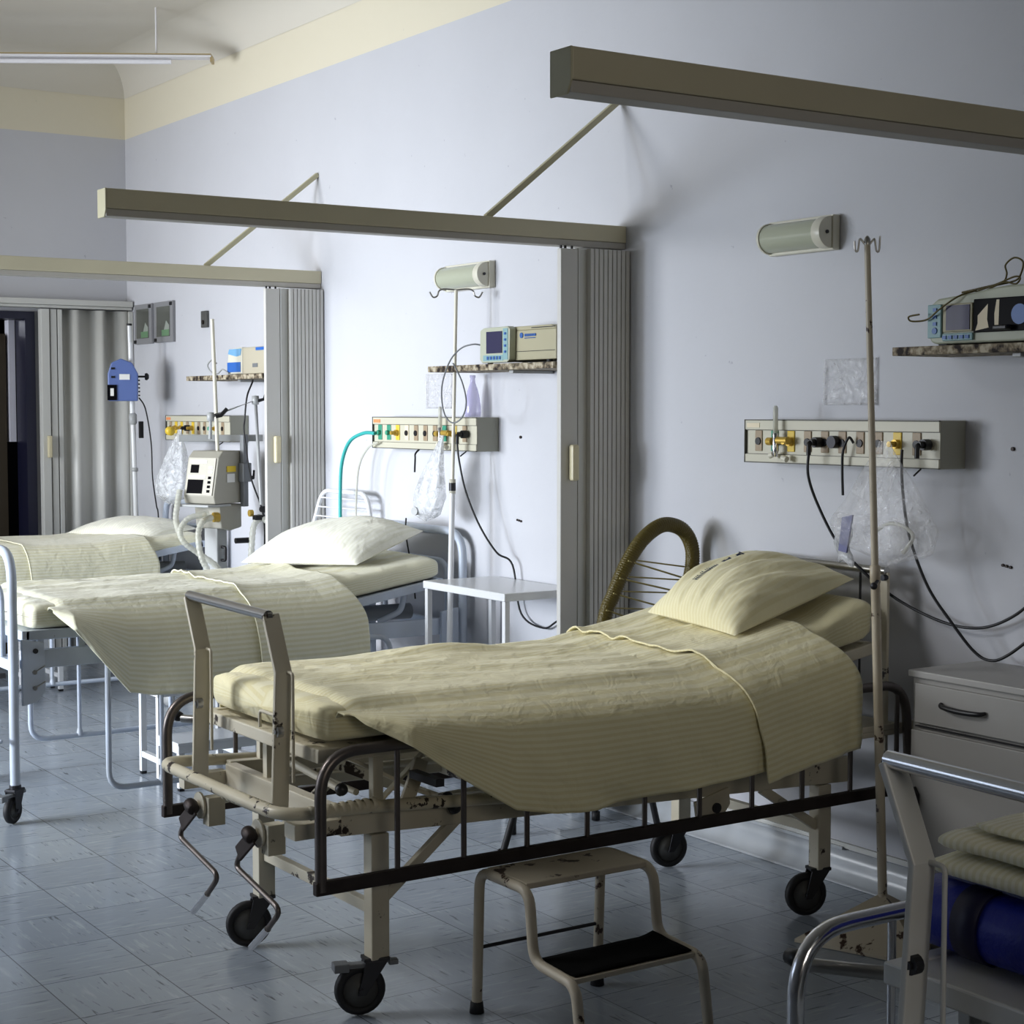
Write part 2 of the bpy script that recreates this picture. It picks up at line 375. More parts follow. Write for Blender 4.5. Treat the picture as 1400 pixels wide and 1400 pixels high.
# ceiling with coved edge
b = MB(); b.bx(RX0, WX, RY0, RY1, RZ, RZ+.1)
struct(b.build('ceiling', 'ceiling_paint'))
b = MB(); R = .22
prof = [(R*(1-cos(a)), R*sin(a)) for a in [pi/2*k/10 for k in range(11)]]
# right cove
vs = []; 
for y in (RY0, RY1):
    for d, h in prof: vs.append((WX-.002-d, y, RZ-R+h))
b.add(vs, [(i, i+1, 12+i, 11+i) for i in range(10)], True)
vs = []
for x in (RX0, WX):
    for d, h in prof: vs.append((x, RY1-.002-d, RZ-R+h))
b.add(vs, [(i, i+1, 12+i, 11+i) for i in range(10)], True)
struct(b.build('trim_1', 'ceiling_paint'))
# coved vinyl skirting
def skirt(name, a, c):
    b = MB(); h, d = .105, .05
    pr = [(0, 0), (-d, 0), (-d, .004)]+[(-d+(d-.006)*(sin(t)), .004+.055*(1-cos(t))) for t in [pi/2*k/6 for k in range(1, 7)]]+[(-.006, h), (0, h)]
    pr = [(x+WX-.001, z+.001) for x, z in pr]
    b.prism(pr, 'y', a, c, True); return struct(b.build(name, 'base_vinyl'))
skirt('baseboard_right', RY0, RY1)
struct(MB().bx(WX-.012, WX-.001, 3.2, 4.75, .112, .128).build('trim_2', 'curtain_light'))
struct(MB().bx(WX-.02, WX-.001, 4.0, RY1, .106, .116).build('trim_3', 'base_vinyl'))
# doorway: navy frame, dark corridor, brown leaf standing open
b = MB(); b.bx(DX1-.06, DX1, RY1-.02, RY1+.17, 0, DZ); b.bx(DX0, DX0+.06, RY1-.02, RY1+.17, 0, DZ); b.bx(DX0+.06, DX1-.06, RY1-.02, RY1+.17, DZ-.045, DZ)
fr = struct(b.build('trim_4', 'navy_frame'))
b = MB(); b.bx(DX0-.6, DX0-.5, RY1+.15, RY1+2.2, 0, 2.8); b.bx(DX1+.6, DX1+.7, RY1+.15, RY1+2.2, 0, 2.8); b.bx(DX0-.6, DX1+.7, RY1+2.2, RY1+2.3, 0, 2.8); b.bx(DX0-.6, DX1+.7, RY1+.15, RY1+2.3, 2.8, 2.9)
struct(b.build('wall_corridor', 'dark_room'))
struct(MB().bx(DX1-.10, DX1-.062, RY1+.18, RY1+.26, 1.35, DZ-.045).build('trim_5', 'jamb_white'))
d1 = MB().bx(DX1-.18, DX1-.115, RY1+.2, RY1+.75, .01, 2.02).build('door_1', 'brown_door'); struct(d1)
MB().bx(DX1-.20, DX1-.18, RY1+.24, RY1+.30, .92, 1.12).build('door_handle', 'iron_dark', d1, .004)
struct(MB().bx(DX0, DX1-.19, RY1+.9, RY1+.93, 1.40, 2.05).build('window_4', 'jamb_white'))

# ------------------------------------------------------------------ folding partitions
def partition(y, label, xend=1.925, closed=True, strut=True):
    t = thing('folding_partition', label, 'partition', (WX, y, 0), 'beige folding partitions between the beds')
    b = MB(); b.bx(xend, WX-.002, y, y+.07, 2.182, 2.245); b.build('overhead_beam', 'beige_metal', t, .003)
    b = MB(); b.bx(xend, WX-.002, y+.004, y+.066, 2.158, 2.1815); b.build('track', 'beige_track', t, .002)
    b = MB(); b.prism([(y-.001, 2.180), (y-.001, 2.2455), (y+.071, 2.2455), (y+.071, 2.155), (y+.012, 2.155)], 'x', xend-.004, xend+.001); b.build('end_cap', 'pale_end', t, .004)
    b = MB(); b.flat([(3.365, y+.035, 2.245), (WX-.002, y+.035, 2.73)], .022, .022); b.each('brace', 'pale_end', t, bevel=.002)
    # folded panels
    b = MB(); n = 9; x0, x1 = 3.785, WX-.004; w = (x1-x0)/n
    for i in range(n):
        xa = x0+i*w
        b.bx(xa+.0016, xa+w-.0016, y-.028, y+.10, .035, 2.150)
    b.bx(x0, x1, y-.020, y+.09, .04, 2.145)
    cp = b.build('folded_curtain', 'curtain_grey', t, .0025)
    b = MB(); b.bx(3.735, 3.786, y-.005, y+.02, .035, 2.150); b.bx(3.735, 3.742, y-.022, y-.005, .035, 2.15); b.build('hinge_strip', 'curtain_light', t, .002)
    b = MB(); b.bx(3.655, 3.733, y-.022, y+.004, .03, 2.146); lp = b.build('lead_post', 'curtain_grey', t, .004)
    b = MB(); b.bx(3.690, 3.722, y-.052, y-.0225, 1.285, 1.42); b.build('handle', 'handle_ivory', lp, .008)
    b = MB(); 
    for xx in (3.67, 3.69, 3.72): b.disc((xx, y+.0, 2.151), (0, 0, 1), .005, .014, 8)
    b.each('roller', 'black_plastic', t)
    return t
partition(5.20, 'beige folding partition with grey pleated curtain between the nearest and middle beds')
partition(7.72, 'beige folding partition with grey pleated curtain between the middle and far beds')
partition(2.69, 'beige overhead partition beam ending in mid-air nearest the camera, its curtain out of view')

# far accordion curtain at the doorway
t = thing('accordion_curtain', 'grey accordion curtain gathered beside the dark doorway', 'curtain', (3.66, 10.33, 0))
b = MB(); N_ = 60; pts = []
for i in range(N_+1):
    u = i/N_; x = 3.53+.44*u; y = 10.33+.032*sin(u*2*pi*3.0+.6)+.008*sin(u*31)
    pts.append((x, y))
vs = [(x, y, z) for z in (.03, 2.165) for x, y in pts]
b.add(vs, [(i, i+1, N_+2+i, N_+1+i) for i in range(N_)], True); b.build('curtain_folds', 'curtain_light', t, solid=.006)
b = MB(); b.bx(3.945, 3.974, 10.29, 10.35, .03, 2.165); b.build('wall_post', 'curtain_light', t, .003)
b = MB(); b.bx(3.385, 3.438, 10.29, 10.35, .03, 2.165); lp = b.build('lead_post', 'curtain_light', t, .004)
MB().bx(3.410, 3.436, 10.262, 10.289, 1.255, 1.39).build('handle', 'handle_ivory', lp, .006)
b = MB(); b.bx(3.446, 3.486, 10.30, 10.35, .03, 2.165); b.bx(3.492, 3.520, 10.30, 10.35, .03, 2.165); b.build('hinge_strip', 'curtain_light', t, .003)
b = MB(); b.bx(2.3, 3.965, 10.27, 10.39, 2.19, 2.225); b.bx(2.3, 3.965, 10.285, 10.375, 2.172, 2.189); b.build('ceiling_track', 'curtain_light', t, .002)

# ------------------------------------------------------------------ casters
def caster(parent, x, y, ztop, r=.066, dirx=(-1, 0), trail=.045, brake=False, wrot=0.):
    """wheel under a leg at x, y; trails towards dirx"""
    d = Vector((dirx[0], dirx[1], 0)).normalized(); ax = Vector((-d.y, d.x, 0)); c = Vector((x, y, r+.002))+d*trail
    b = MB(); w = .026
    b.lathe([(r-.020, -w/2), (r-.006, -w/2), (r, -w/2+.006), (r, w/2-.006), (r-.006, w/2), (r-.020, w/2), (r-.020, -w/2)], c, ax, 28)
    wh = b.build('caster_wheel', 'rubber', parent)
    b = MB(); b.lathe([(0, -w/2+.002), (r*.25, -w/2-.004), (r*.3, -w/2+.004), (r-.019, -w/2+.003), (r-.019, w/2-.003), (r*.3, w/2-.004), (r*.25, w/2+.004), (0, w/2-.002)], c, ax, 24); b.build('hub', 'wheel_hub', wh)
    b = MB()
    for s in (-1, 1):
        o = ax*s*(w/2+.006)
        p = [c+o+Vector((0, 0, -.012))+d*.010, c+o+Vector((0, 0, -.012))-d*.012, Vector((x, y, ztop-.012))+o-d*.026, Vector((x, y, ztop-.012))+o+d*.034]
        q = [v+ax*s*.004 for v in p]
        b.add(p+q, [(0,1,2,3), (7,6,5,4), (0,4,5,1), (1,5,6,2), (2,6,7,3), (3,7,4,0)])
    A = Matrix.Translation((x, y, 0)) @ Matrix.Rotation(math.atan2(d.y, d.x), 4, 'Z')
    b.bx(-.03, .038, -w/2-.01, w/2+.01, ztop-.014, ztop-.004, A)
    b.disc((x, y, ztop), (0, 0, 1), .022, .018, 16)
    b.tube([c-ax*(w/2+.014), c+ax*(w/2+.014)], .007, 8)
    fk = b.build('caster_fork', 'iron_dark', parent, .002)
    if brake:
        b = MB(); b.bx(.02, .105, -.014, .014, ztop-.030, ztop-.018, A); b.bx(.075, .115, -.020, .020, ztop-.036, ztop-.014, A); b.bx(-.055, -.03, -.012, .012, ztop-.03, ztop-.016, A)
        b.build('brake_pedal', 'mid_grey', fk, .003)

# ------------------------------------------------------------------ crank bed (nearest bed and the one at the lower right)
def crank_bed(dx, dy, label, paint, wrap, railm, pushm, group=None):
    X = lambda x: x+dx
    Y = lambda y: y+dy
    t = thing('hospital_bed', label, 'bed', (X(2.87), Y(4.1), 0), group)
    yn, yf = 3.775, 4.445
    XF, XH = 2.09, 3.64
    base = lambda x: .515-(x-2.0)*.042          # sloping base frame height
    for x, y in ((XF, yn), (XF, yf), (XH, yn), (XH, yf)):
        b = MB(); b.bx(X(x-.026), X(x+.026), Y(y-.022), Y(y+.022), .145, base(x)-.04); b.build('leg', paint, t, .003)
    caster(t, X(XF), Y(yn), .155, dirx=(-1, .28), brake=True)
    caster(t, X(XF), Y(yf), .155, dirx=(-1, .28))
    caster(t, X(XH), Y(yn), .155, dirx=(-1, .35)); caster(t, X(XH), Y(yf), .155, dirx=(-1, .25), brake=False)
    # base frame
    b = MB()
    for y in (yn, yf): b.flat([(X(1.98), Y(y), base(1.98)), (X(3.76), Y(y), base(3.76))], .035, .075)
    b.bx(X(1.965), X(2.0), Y(yn+.0175), Y(yf-.0175), .475, .55); b.bx(X(3.72), X(3.755), Y(yn+.0175), Y(yf-.0175), .405, .48)
    b.bx(X(2.62), X(2.655), Y(yn+.0175), Y(yf-.0175), .46, .515)
    b.flat([(X(2.0), Y(yf-.1), .50), (X(3.72), Y(yf-.1), .44)], .03, .03); b.flat([(X(2.0), Y(yn+.16), .50), (X(3.72), Y(yn+.16), .44)], .03, .03)
    b.build('base_frame', paint, t, .003)
    b = MB(); b.flat([(X(XF+.02), Y(yn), .30), (X(2.33), Y(yn), .475)], .02, .028); b.flat([(X(XH-.02), Y(yn), .28), (X(3.40), Y(yn), .42)], .02, .028)
    b.flat([(X(XF+.02), Y(yf), .30), (X(2.33), Y(yf), .475)], .02, .028); b.flat([(X(XH-.02), Y(yf), .28), (X(3.40), Y(yf), .42)], .02, .028); b.each('brace', paint, t, bevel=.002)
    b = MB(); b.bx(X(XF-.012), X(XF+.012), Y(yn+.022), Y(yf-.022), .255, .285); b.build('crossbar', paint, t, .002)
    b = MB(); b.bx(X(XH-.012), X(XH+.012), Y(yn+.022), Y(yf-.022), .25, .28); b.build('crossbar', paint, t, .002)
    # bumper tube round the foot end, taped
    zb = .560
    path = fillet([(X(2.72), Y(yn-.045), zb-.055), (X(2.05), Y(yn-.048), zb-.008), (X(1.80), Y(yn-.048), zb), (X(1.775), Y(yf+.0), zb+.012), (X(2.1), Y(yf+.05), zb-.02), (X(3.2), Y(yf+.05), zb-.09)], .09, 8)
    b = MB(); b.tube(path, .0165, 12); bm = b.build('bumper_rail', wrap, t)
    # tape turns
    b = MB()
    for k in range(16):
        y = yn-.02+.028*k if k < 16 else 0
        x = 1.80-.025*(y-yn)/(yf-yn)
        if k > 8: continue
        b.lathe([(.0166, -.006), (.0182, -.004), (.0182, .004), (.0166, .006)], (X(x-.0), Y(y+.05), zb+.001), (0, 1, 0), 12)
    for k in range(9):
        x = 1.88+.022*k; b.lathe([(.0166, -.007), (.0185, -.004), (.0180, .004), (.0166, .007)], (X(x), Y(yn-.048), zb-.002), (1, 0, .1), 12)
    b.each('tape_wrap', wrap, bm)
    b = MB()
    for y in (yn, yf): b.bx(X(1.84), X(1.97), Y(y-.04 if y == yn else y-.02), Y(y+.02), .49, .53)
    b.each('bumper_bracket', paint, t, bevel=.003)
    # deck: flat foot, raised head
    b = MB(); zd = .688; hx, sl = 3.08, .16
    e = 3.84; ze = zd+(e-hx)*sl
    for y in (yn-.005, yf+.005):
        b.flat([(X(1.93), Y(y), zd), (X(hx), Y(y), zd)], .03, .036); b.flat([(X(hx), Y(y), zd), (X(e), Y(y), ze)], .03, .036)
    b.bx(X(1.915), X(1.945), Y(yn-.02), Y(yf+.02), zd-.018, zd+.018)
    b.bx(X(e-.015), X(e+.015), Y(yn-.02), Y(yf+.02), ze-.018, ze+.018)
    b.build('deck_frame', paint, t, .004)
    b = MB(); b.bx(X(1.945), X(hx), Y(yn+.01), Y(yf-.01), zd+.004, zd+.014)
    b.flat([(X(hx), Y((yn+yf)/2), zd+.009), (X(e-.02), Y((yn+yf)/2), ze+.006)], yf-yn-.02, .01); b.build('deck_panel', paint, t)
    # risers, links
    b = MB()
    for y in (yn+.0, yf-.0):
        for x in (XF, 2.95): b.bx(X(x-.015), X(x+.015), Y(y-.012), Y(y+.012), base(x)+.03, zd-.018)
    b.bx(X(XH-.015), X(XH+.015), Y(yn-.012), Y(yn+.012), base(XH)+.03, .80); b.bx(X(XH-.015), X(XH+.015), Y(yf-.012), Y(yf+.012), base(XH)+.03, .80)
    b.each('riser', paint, t, bevel=.002)
    b = MB(); zc = .52
    b.flat([(X(1.99), Y(4.2), .50), (X(1.99), Y(4.2), .672)], .026, .02, (0, 1, 0)); b.flat([(X(1.985), Y(4.19), .66), (X(2.25), Y(3.95), .54)], .03, .012, (0, 0, 1))
    b.flat([(X(2.04), Y(3.86), .66), (X(2.32), Y(3.86), .515)], .028, .010, (0, 1, 0)); b.flat([(X(2.15), Y(3.86), .53), (X(2.30), Y(3.86), .66)], .02, .008, (0, 1, 0))
    b.flat([(X(2.24), Y(3.80), .64), (X(2.18), Y(3.80), .50)], .012, .04, (0, 1, 0))
    b.tube([(X(2.02), Y(4.10), .60), (X(2.02), Y(3.84), .58)], .011, 8); b.tube([(X(2.30), Y(3.80), .53), (X(2.30), Y(4.40), .53)], .010, 8); b.tube([(X(2.1), Y(3.9), .55), (X(2.1), Y(4.42), .56)], .009, 8)
    b.tube([(X(2.0), Y(4.42), .50), (X(3.1), Y(4.2), .52)], .012, 8); b.tube([(X(2.0), Y(3.88), .50), (X(3.1), Y(4.0), .50)], .012, 8)
    b.build('lift_linkage', paint if paint != 'cream_paint' else 'cream_paint', t, .002)
    b = MB()
    for p, q in (((2.02, 3.835, .58), (0, 1, 0)), ((2.31, 3.79, .53), (0, 1, 0)), ((2.30, 3.74, .515), (0, 1, 0))): b.lathe([(0, -.02), (.012, -.018), (.018, -.004), (.014, .006), (.006, .02), (0, .022)], (X(p[0]), Y(p[1]), p[2]), q, 12)
    b.lathe([(0, -.02), (.013, -.018), (.016, 0), (.013, .02), (0, .022)], (X(1.92), Y(4.66), .655), (0, 1, 0), 12)
    b.each('knob', 'black_plastic', t)
    b = MB(); b.tube([(X(1.925), Y(4.64), .65), (X(2.1), Y(4.40), .65)], .012, 10); b.build('release_bar', 'steel', t)
    # foot push bar: two bent flat posts and a round grip
    xp = 1.862; py0, py1 = 3.845, 4.345
    fb = thing_child('footboard', t)
    for y, s in ((py0, 1), (py1, 1)):
        b = MB(); b.flat([(X(xp), Y(y+.02), .535), (X(xp), Y(y-.005), .895), (X(xp-.006), Y(y+.052), 1.035)], .046, .013, (1, 0, 0)); b.build('post', paint, fb, .003)
    b = MB(); b.tube([(X(xp-.012), Y(py0+.050), 1.032), (X(xp-.012), Y(py1+.052), 1.038)], .0135, 14); b.build('push_bar', pushm, fb)
    b = MB()
    for y in (py0, py1):
        b.disc((X(xp-.010), Y(y+.052), 1.03), (1, 0, 0), .011, .012, 12); b.disc((X(xp-.010), Y(y+.0), .745), (1, 0, 0), .015, .016, 14); b.disc((X(xp-.016), Y(y), .745), (1, 0, 0), .007, .012, 6)
    b.each('bolt', 'iron_dark' if paint != 'cream_paint' else 'steel', fb)
    b = MB()
    for y in (py0, py1): b.tube(fillet([(X(xp+.01), Y(y-.005), .895), (X(xp+.01), Y(y-.04), .895), (X(xp+.01), Y(y-.04), .62)], .01, 3), .0042, 6)
    b.each('lock_rod', paint, fb)
    b = MB(); b.tube(fillet([(X(1.92), Y(4.10), .71), (X(1.92), Y(4.10), .755), (X(1.92), Y(3.93), .755), (X(1.92), Y(3.93), .71)], .012, 3), .005, 6); b.build('mattress_stop', paint, t)
    # headboard
    hb = thing_child('headboard', t)
    for y in (py0-.10, py1+.03):
        b = MB(); b.flat([(X(3.875), Y(y), .46), (X(3.875), Y(y), .90), (X(3.885), Y(y+.01), 1.045)], .012, .034, (1, 0, 0)); b.build('post', paint, hb, .003)
    b = MB(); b.tube([(X(3.883), Y(py0-.10), 1.05), (X(3.883), Y(py1+.04), 1.055)], .0135, 14); b.build('push_bar', pushm, hb)
    b = MB(); b.tube([(X(3.885), Y(4.05), 1.04), (X(3.885), Y(4.05), .50)], .004, 6); b.tube([(X(3.885), Y(3.86), 1.04), (X(3.885), Y(3.86), .50)], .004, 6); b.each('rod', 'iron_dark', hb)
    b = MB(); b.disc((X(3.872), Y(py0-.10), 1.03), (1, 0, 0), .010, .018, 10); b.each('bolt', 'iron_dark', hb)
    # two folding cranks under the foot end
    for y in (4.02, 4.40):
        c = thing_child('crank', t)
        b = MB(); b.tube([(X(1.99), Y(y+.01), .455), (X(1.84), Y(y), .445)], .012, 10); b.bx(X(1.88), X(1.93), Y(y-.05), Y(y-.008), .395, .475); b.disc((X(1.875), Y(y), .447), (1, 0, 0), .038, .008, 16); b.build('bearing', paint, c, .002)
        b = MB(); b.flat([(X(1.852), Y(y-.015), .445), (X(1.842), Y(y+.055), .385)], .008, .045, (1, 0, 0)); b.lathe([(0, -.022), (.017, -.02), (.02, 0), (.017, .02), (0, .022)], (X(1.85), Y(y), .447), (0, 1, .4), 12); b.build('yoke', 'rusty_bar', c, .004)
        P = [(X(1.85), Y(y+.05), .392), (X(1.848), Y(y+.085), .345), (X(1.85), Y(y-.185), .292), (X(1.85), Y(y-.105), .225)]
        b = MB(); b.tube(fillet(P, .02, 5), .0075, 10); b.build('arm', 'dull_steel', c)
        b = MB(); b.tube([(X(1.85), Y(y-.105), .225), (X(1.85), Y(y-.005), .150)], .0092, 12); b.build('grip', 'chrome', c)
    # lowered side rails
    for y, yo in ((3.64, -1), (4.60, 1)):
        sr = thing_child('side_rail', t)
        path = fillet([(X(1.862), Y(y), .385), (X(1.862), Y(y), .722), (X(3.86), Y(y), .715), (X(3.885), Y(y), .36)], .11, 9)
        b = MB(); b.tube(path, .0145, 12); b.build('rail_tube', railm, sr)
        b = MB(); b.bx(X(1.845), X(3.90), Y(y-.011), Y(y+.011), .376, .410); b.build('bottom_bar', 'rusty_bar', sr, .003)
        for k in range(10):
            x = 2.075+.1945*k
            b = MB(); b.tube([(X(x), Y(y), .41), (X(x), Y(y), .712)], .0075, 8); b.build('spindle', railm, sr)
        b = MB()
        for x in (2.2, 3.55): b.bx(X(x-.012), X(x+.012), min(Y(y), Y(yn if yo < 0 else yf)), max(Y(y), Y(yn if yo < 0 else yf)), .60-.08*(x > 3), .62-.08*(x > 3))
        b.each('rail_bracket', 'iron_dark', sr)
    b = MB(); b.prism([(X(3.12), .42), (X(3.13), .36), (X(3.22), .355), (X(3.255), .40), (X(3.25), .45)], 'y', Y(yn-.028), Y(yn-.0185)); b.build('pivot_plate', paint, t, .003)
    b = MB(); b.disc((X(3.20), Y(yn-.030), .395), (0, 1, 0), .015, .01, 14); b.each('bolt', 'iron_dark', t)
    # head-end shelf tray behind the frame
    b = MB(); b.bx(X(3.70), X(3.93), Y(yn-.11), Y(yf+.02), .555, .572); b.bx(X(3.70), X(3.93), Y(yn-.11), Y(yn-.105), .572, .59); b.build('foot_tray', paint, t, .003)
    return t
def thing_child(name, parent):
    o = bpy.data.objects.new(name, None); COL.objects.link(o); o.parent = parent; o['_o'] = tuple(parent['_o']); o.empty_display_size = .05
    return o
crank_bed(0, 0, 'old cream metal crank bed with lowered brown side rail, made up in yellow', 'cream_paint', 'cream_wrap', 'dull_steel', 'steel', 'crank beds with folding side rails')
crank_bed(-.02, -2.64, 'white metal crank bed at the lower right corner carrying a blue mattress', 'white_paint', 'white_paint', 'chrome', 'chrome', 'crank beds with folding side rails')

# ------------------------------------------------------------------ tubular beds (middle, far)
def tube_bed(dy, label, group, far=False):
    Y = lambda y: y+dy
    t = thing('hospital_bed', label, 'bed', (2.95, Y(6.72), 0), group)
    P = 'blue_white_paint'; yn, yf = 6.30, 7.12
    for nm, x, zt in (('footboard', 1.945, 1.02), ('headboard', 3.925, 1.015)):
        e = thing_child(nm, t)
        b = MB(); b.tube(fillet([(x, Y(yn), .13), (x, Y(yn), zt), (x, Y(yf), zt), (x, Y(yf), .13)], .12, 8), .0185, 14); b.build('end_frame', P, e)
        b = MB(); b.tube(fillet([(x, Y(yn+.13), .60), (x, Y(yn+.13), .88), (x, Y(yf-.13), .88), (x, Y(yf-.13), .60)], .08, 6), .0125, 12); b.bx(x-.012, x+.012, Y(yn), Y(yf), .575, .615); b.build('inner_frame', P, e)
    for x in (1.945, 3.925):
        for y in (yn, yf): caster(t, x, Y(y), .135, r=.05, dirx=(-.6, -.5), trail=.02, brake=(x < 2))
    b = MB()
    for y in (yn+.02, yf-.02): b.bx(1.98, 3.89, Y(y-.015), Y(y+.015), .575, .645)
    b.bx(2.6, 2.63, Y(yn+.035), Y(yf-.035), .58, .64); b.build('base_frame', P, t, .003)
    b = MB()
    for x, s in ((1.975, 1), (3.895, -1)):
        for y in (yn, yf): b.prism([(x, .69), (x+s*.085, .675), (x+s*.09, .49), (x+s*.055, .45), (x, .44)], 'y', Y(y-.014), Y(y+.004 if y == yn else y+.014))
    br = b.each('corner_bracket', P, t, bevel=.003)
    b = MB()
    for x, s in ((1.975, 1), (3.895, -1)):
        b.disc((x+s*.05, Y(yn-.016), .645), (0, 1, 0), .010, .008, 10)
    b.each('bolt', 'iron_dark', br)
    b = MB()
    for z in (.505, .565): b.tube([(2.02, Y(yn-.02), z), (2.06, Y(yn-.02), z+.022)], .003, 6); b.disc((2.02, Y(yn-.02), z), (0, 1, 0), .008, .012, 10)
    b.each('pin', 'steel', br)
    zd = .70; hx = 3.2; e = 3.82; ze = .80
    b = MB()
    for y in (yn+.03, yf-.03): b.flat([(2.0, Y(y), zd), (hx, Y(y), zd), (e, Y(y), ze)], .03, .036)
    b.bx(1.985, 2.015, Y(yn+.015), Y(yf-.015), zd-.018, zd+.018); b.bx(e-.015, e+.015, Y(yn+.015), Y(yf-.015), ze-.018, ze+.018)
    b.build('deck_frame', P, t, .003)
    b = MB(); b.bx(2.015, hx, Y(yn+.045), Y(yf-.045), zd+.004, zd+.012); b.flat([(hx, Y((yn+yf)/2), zd+.008), (e, Y((yn+yf)/2), ze+.006)], yf-yn-.09, .008); b.build('deck_panel', P, t)
    b = MB()
    for x in (2.06, 2.22, 3.0): b.bx(x-.012, x+.012, Y(yn+.025), Y(yn+.045), .645, zd-.018); b.bx(x-.012, x+.012, Y(yf-.045), Y(yf-.025), .645, zd-.018)
    b.tube(fillet([(3.55, Y(yn+.08), .64), (3.66, Y(yn+.08), .68), (3.68, Y(yn+.08), .77)], .05, 5), .013, 10)
    b.each('riser', P, t)
    b = MB(); b.tube([(3.1, Y(yn+.25), .66), (3.8, Y(yn+.25), .655)], .035, 14); b.build('actuator', 'mid_grey', t)
    # lowered tube side rails
    for y, z0, s in ((yn-.07, .10, -1), (yf+.05, .135, 1)):
        sr = thing_child('side_rail', t)
        xa = 2.285
        b = MB(); b.tube(fillet([(xa, Y(y), .60), (xa, Y(y), z0), (3.52, Y(y), z0), (3.52, Y(y), .60), (xa, Y(y), .60)], .07, 6), .0115, 10); b.build('rail_tube', P, sr)
        for k in range(3):
            x = xa+.215+k*.42; b = MB(); b.tube([(x, Y(y), z0), (x, Y(y), .60)], .009, 8); b.lathe([(.010, .03), (.016, 0)], (x, Y(y), z0), (0, 0, 1), 10); b.build('spindle', P, sr)
        b = MB()
        for x in (2.42, 3.40): b.bx(x-.01, x+.01, min(Y(y), Y(yn if s < 0 else yf)), max(Y(y), Y(yn if s < 0 else yf)), .59, .61)
        b.each('rail_bracket', P, sr)
    c = thing_child('crank', t)
    b = MB(); b.tube([(1.99, Y(yn+.25), .52), (1.90, Y(yn+.25), .52)], .012, 10); b.lathe([(0, -.03), (.022, -.026), (.026, 0), (.022, .026), (0, .03)], (1.905, Y(yn+.2), .53), (0, 1, 0), 12); b.build('bearing', 'dull_steel', c)
    b = MB(); b.tube(fillet([(1.90, Y(yn+.25), .52), (1.86, Y(yn+.25), .50), (1.86, Y(yn+.05), .34), (1.89, Y(yn-.02), .315)], .02, 4), .008, 10); b.build('arm', P, c)
    return t
tube_bed(0, 'pale blue tubular bed with round end frames, middle of the three made beds', 'pale blue tubular beds')
tube_bed(2.56, 'pale tubular bed beside the ventilator, farthest of the made beds', 'pale blue tubular beds')

# ------------------------------------------------------------------ bedding
def mattress(name, label, x0, x1, y0, y1, zb, thick, m, seed=0., foot_drop=0.):
    """zb(x): underside height; thick(x)"""
    nu, nv = 90, 56; cy = (y0+y1)/2; hw = (y1-y0)/2
    def fn(u, v):
        # rounded ends
        tt = u*2-1; x = (x0+x1)/2+(x1-x0)/2*(math.copysign(1-(1-abs(tt))**1.0, tt))
        endk = min((x-x0), (x1-x))
        er = .055; k = 1. if endk > er else sqrt(max(0., 1-((er-endk)/er)**2))
        k = .25+.75*k if 0 < u < 1 else 0.
        a = 2*pi*v; ca, sa = cos(a), sin(a)
        sx = math.copysign(abs(ca)**.22, ca); sz = math.copysign(abs(sa)**.42, sa)
        th = thick(x); zc = zb(x)+th/2
        wob = .010*fbm(x*6, seed+a*1.2, 1.3)
        y = cy+sx*(hw-.008+wob)*(.93+.07*k if k > 0 else 0)
        z = zc+sz*(th/2)*k+(.006*fbm(x*5, y*5, seed)+.006*fbm(x*17, y*9+x*5, seed+4))*(1 if sz > 0 else 0)
        z = max(z, zb(x)+.001)
        return (x, y, z)
    b = MB(); b.grid(fn, nu, nv, lambda u, v: (u*(x1-x0), v*2*(y1-y0+.2)))
    return tag(b.build(name, m), label, 'mattress')
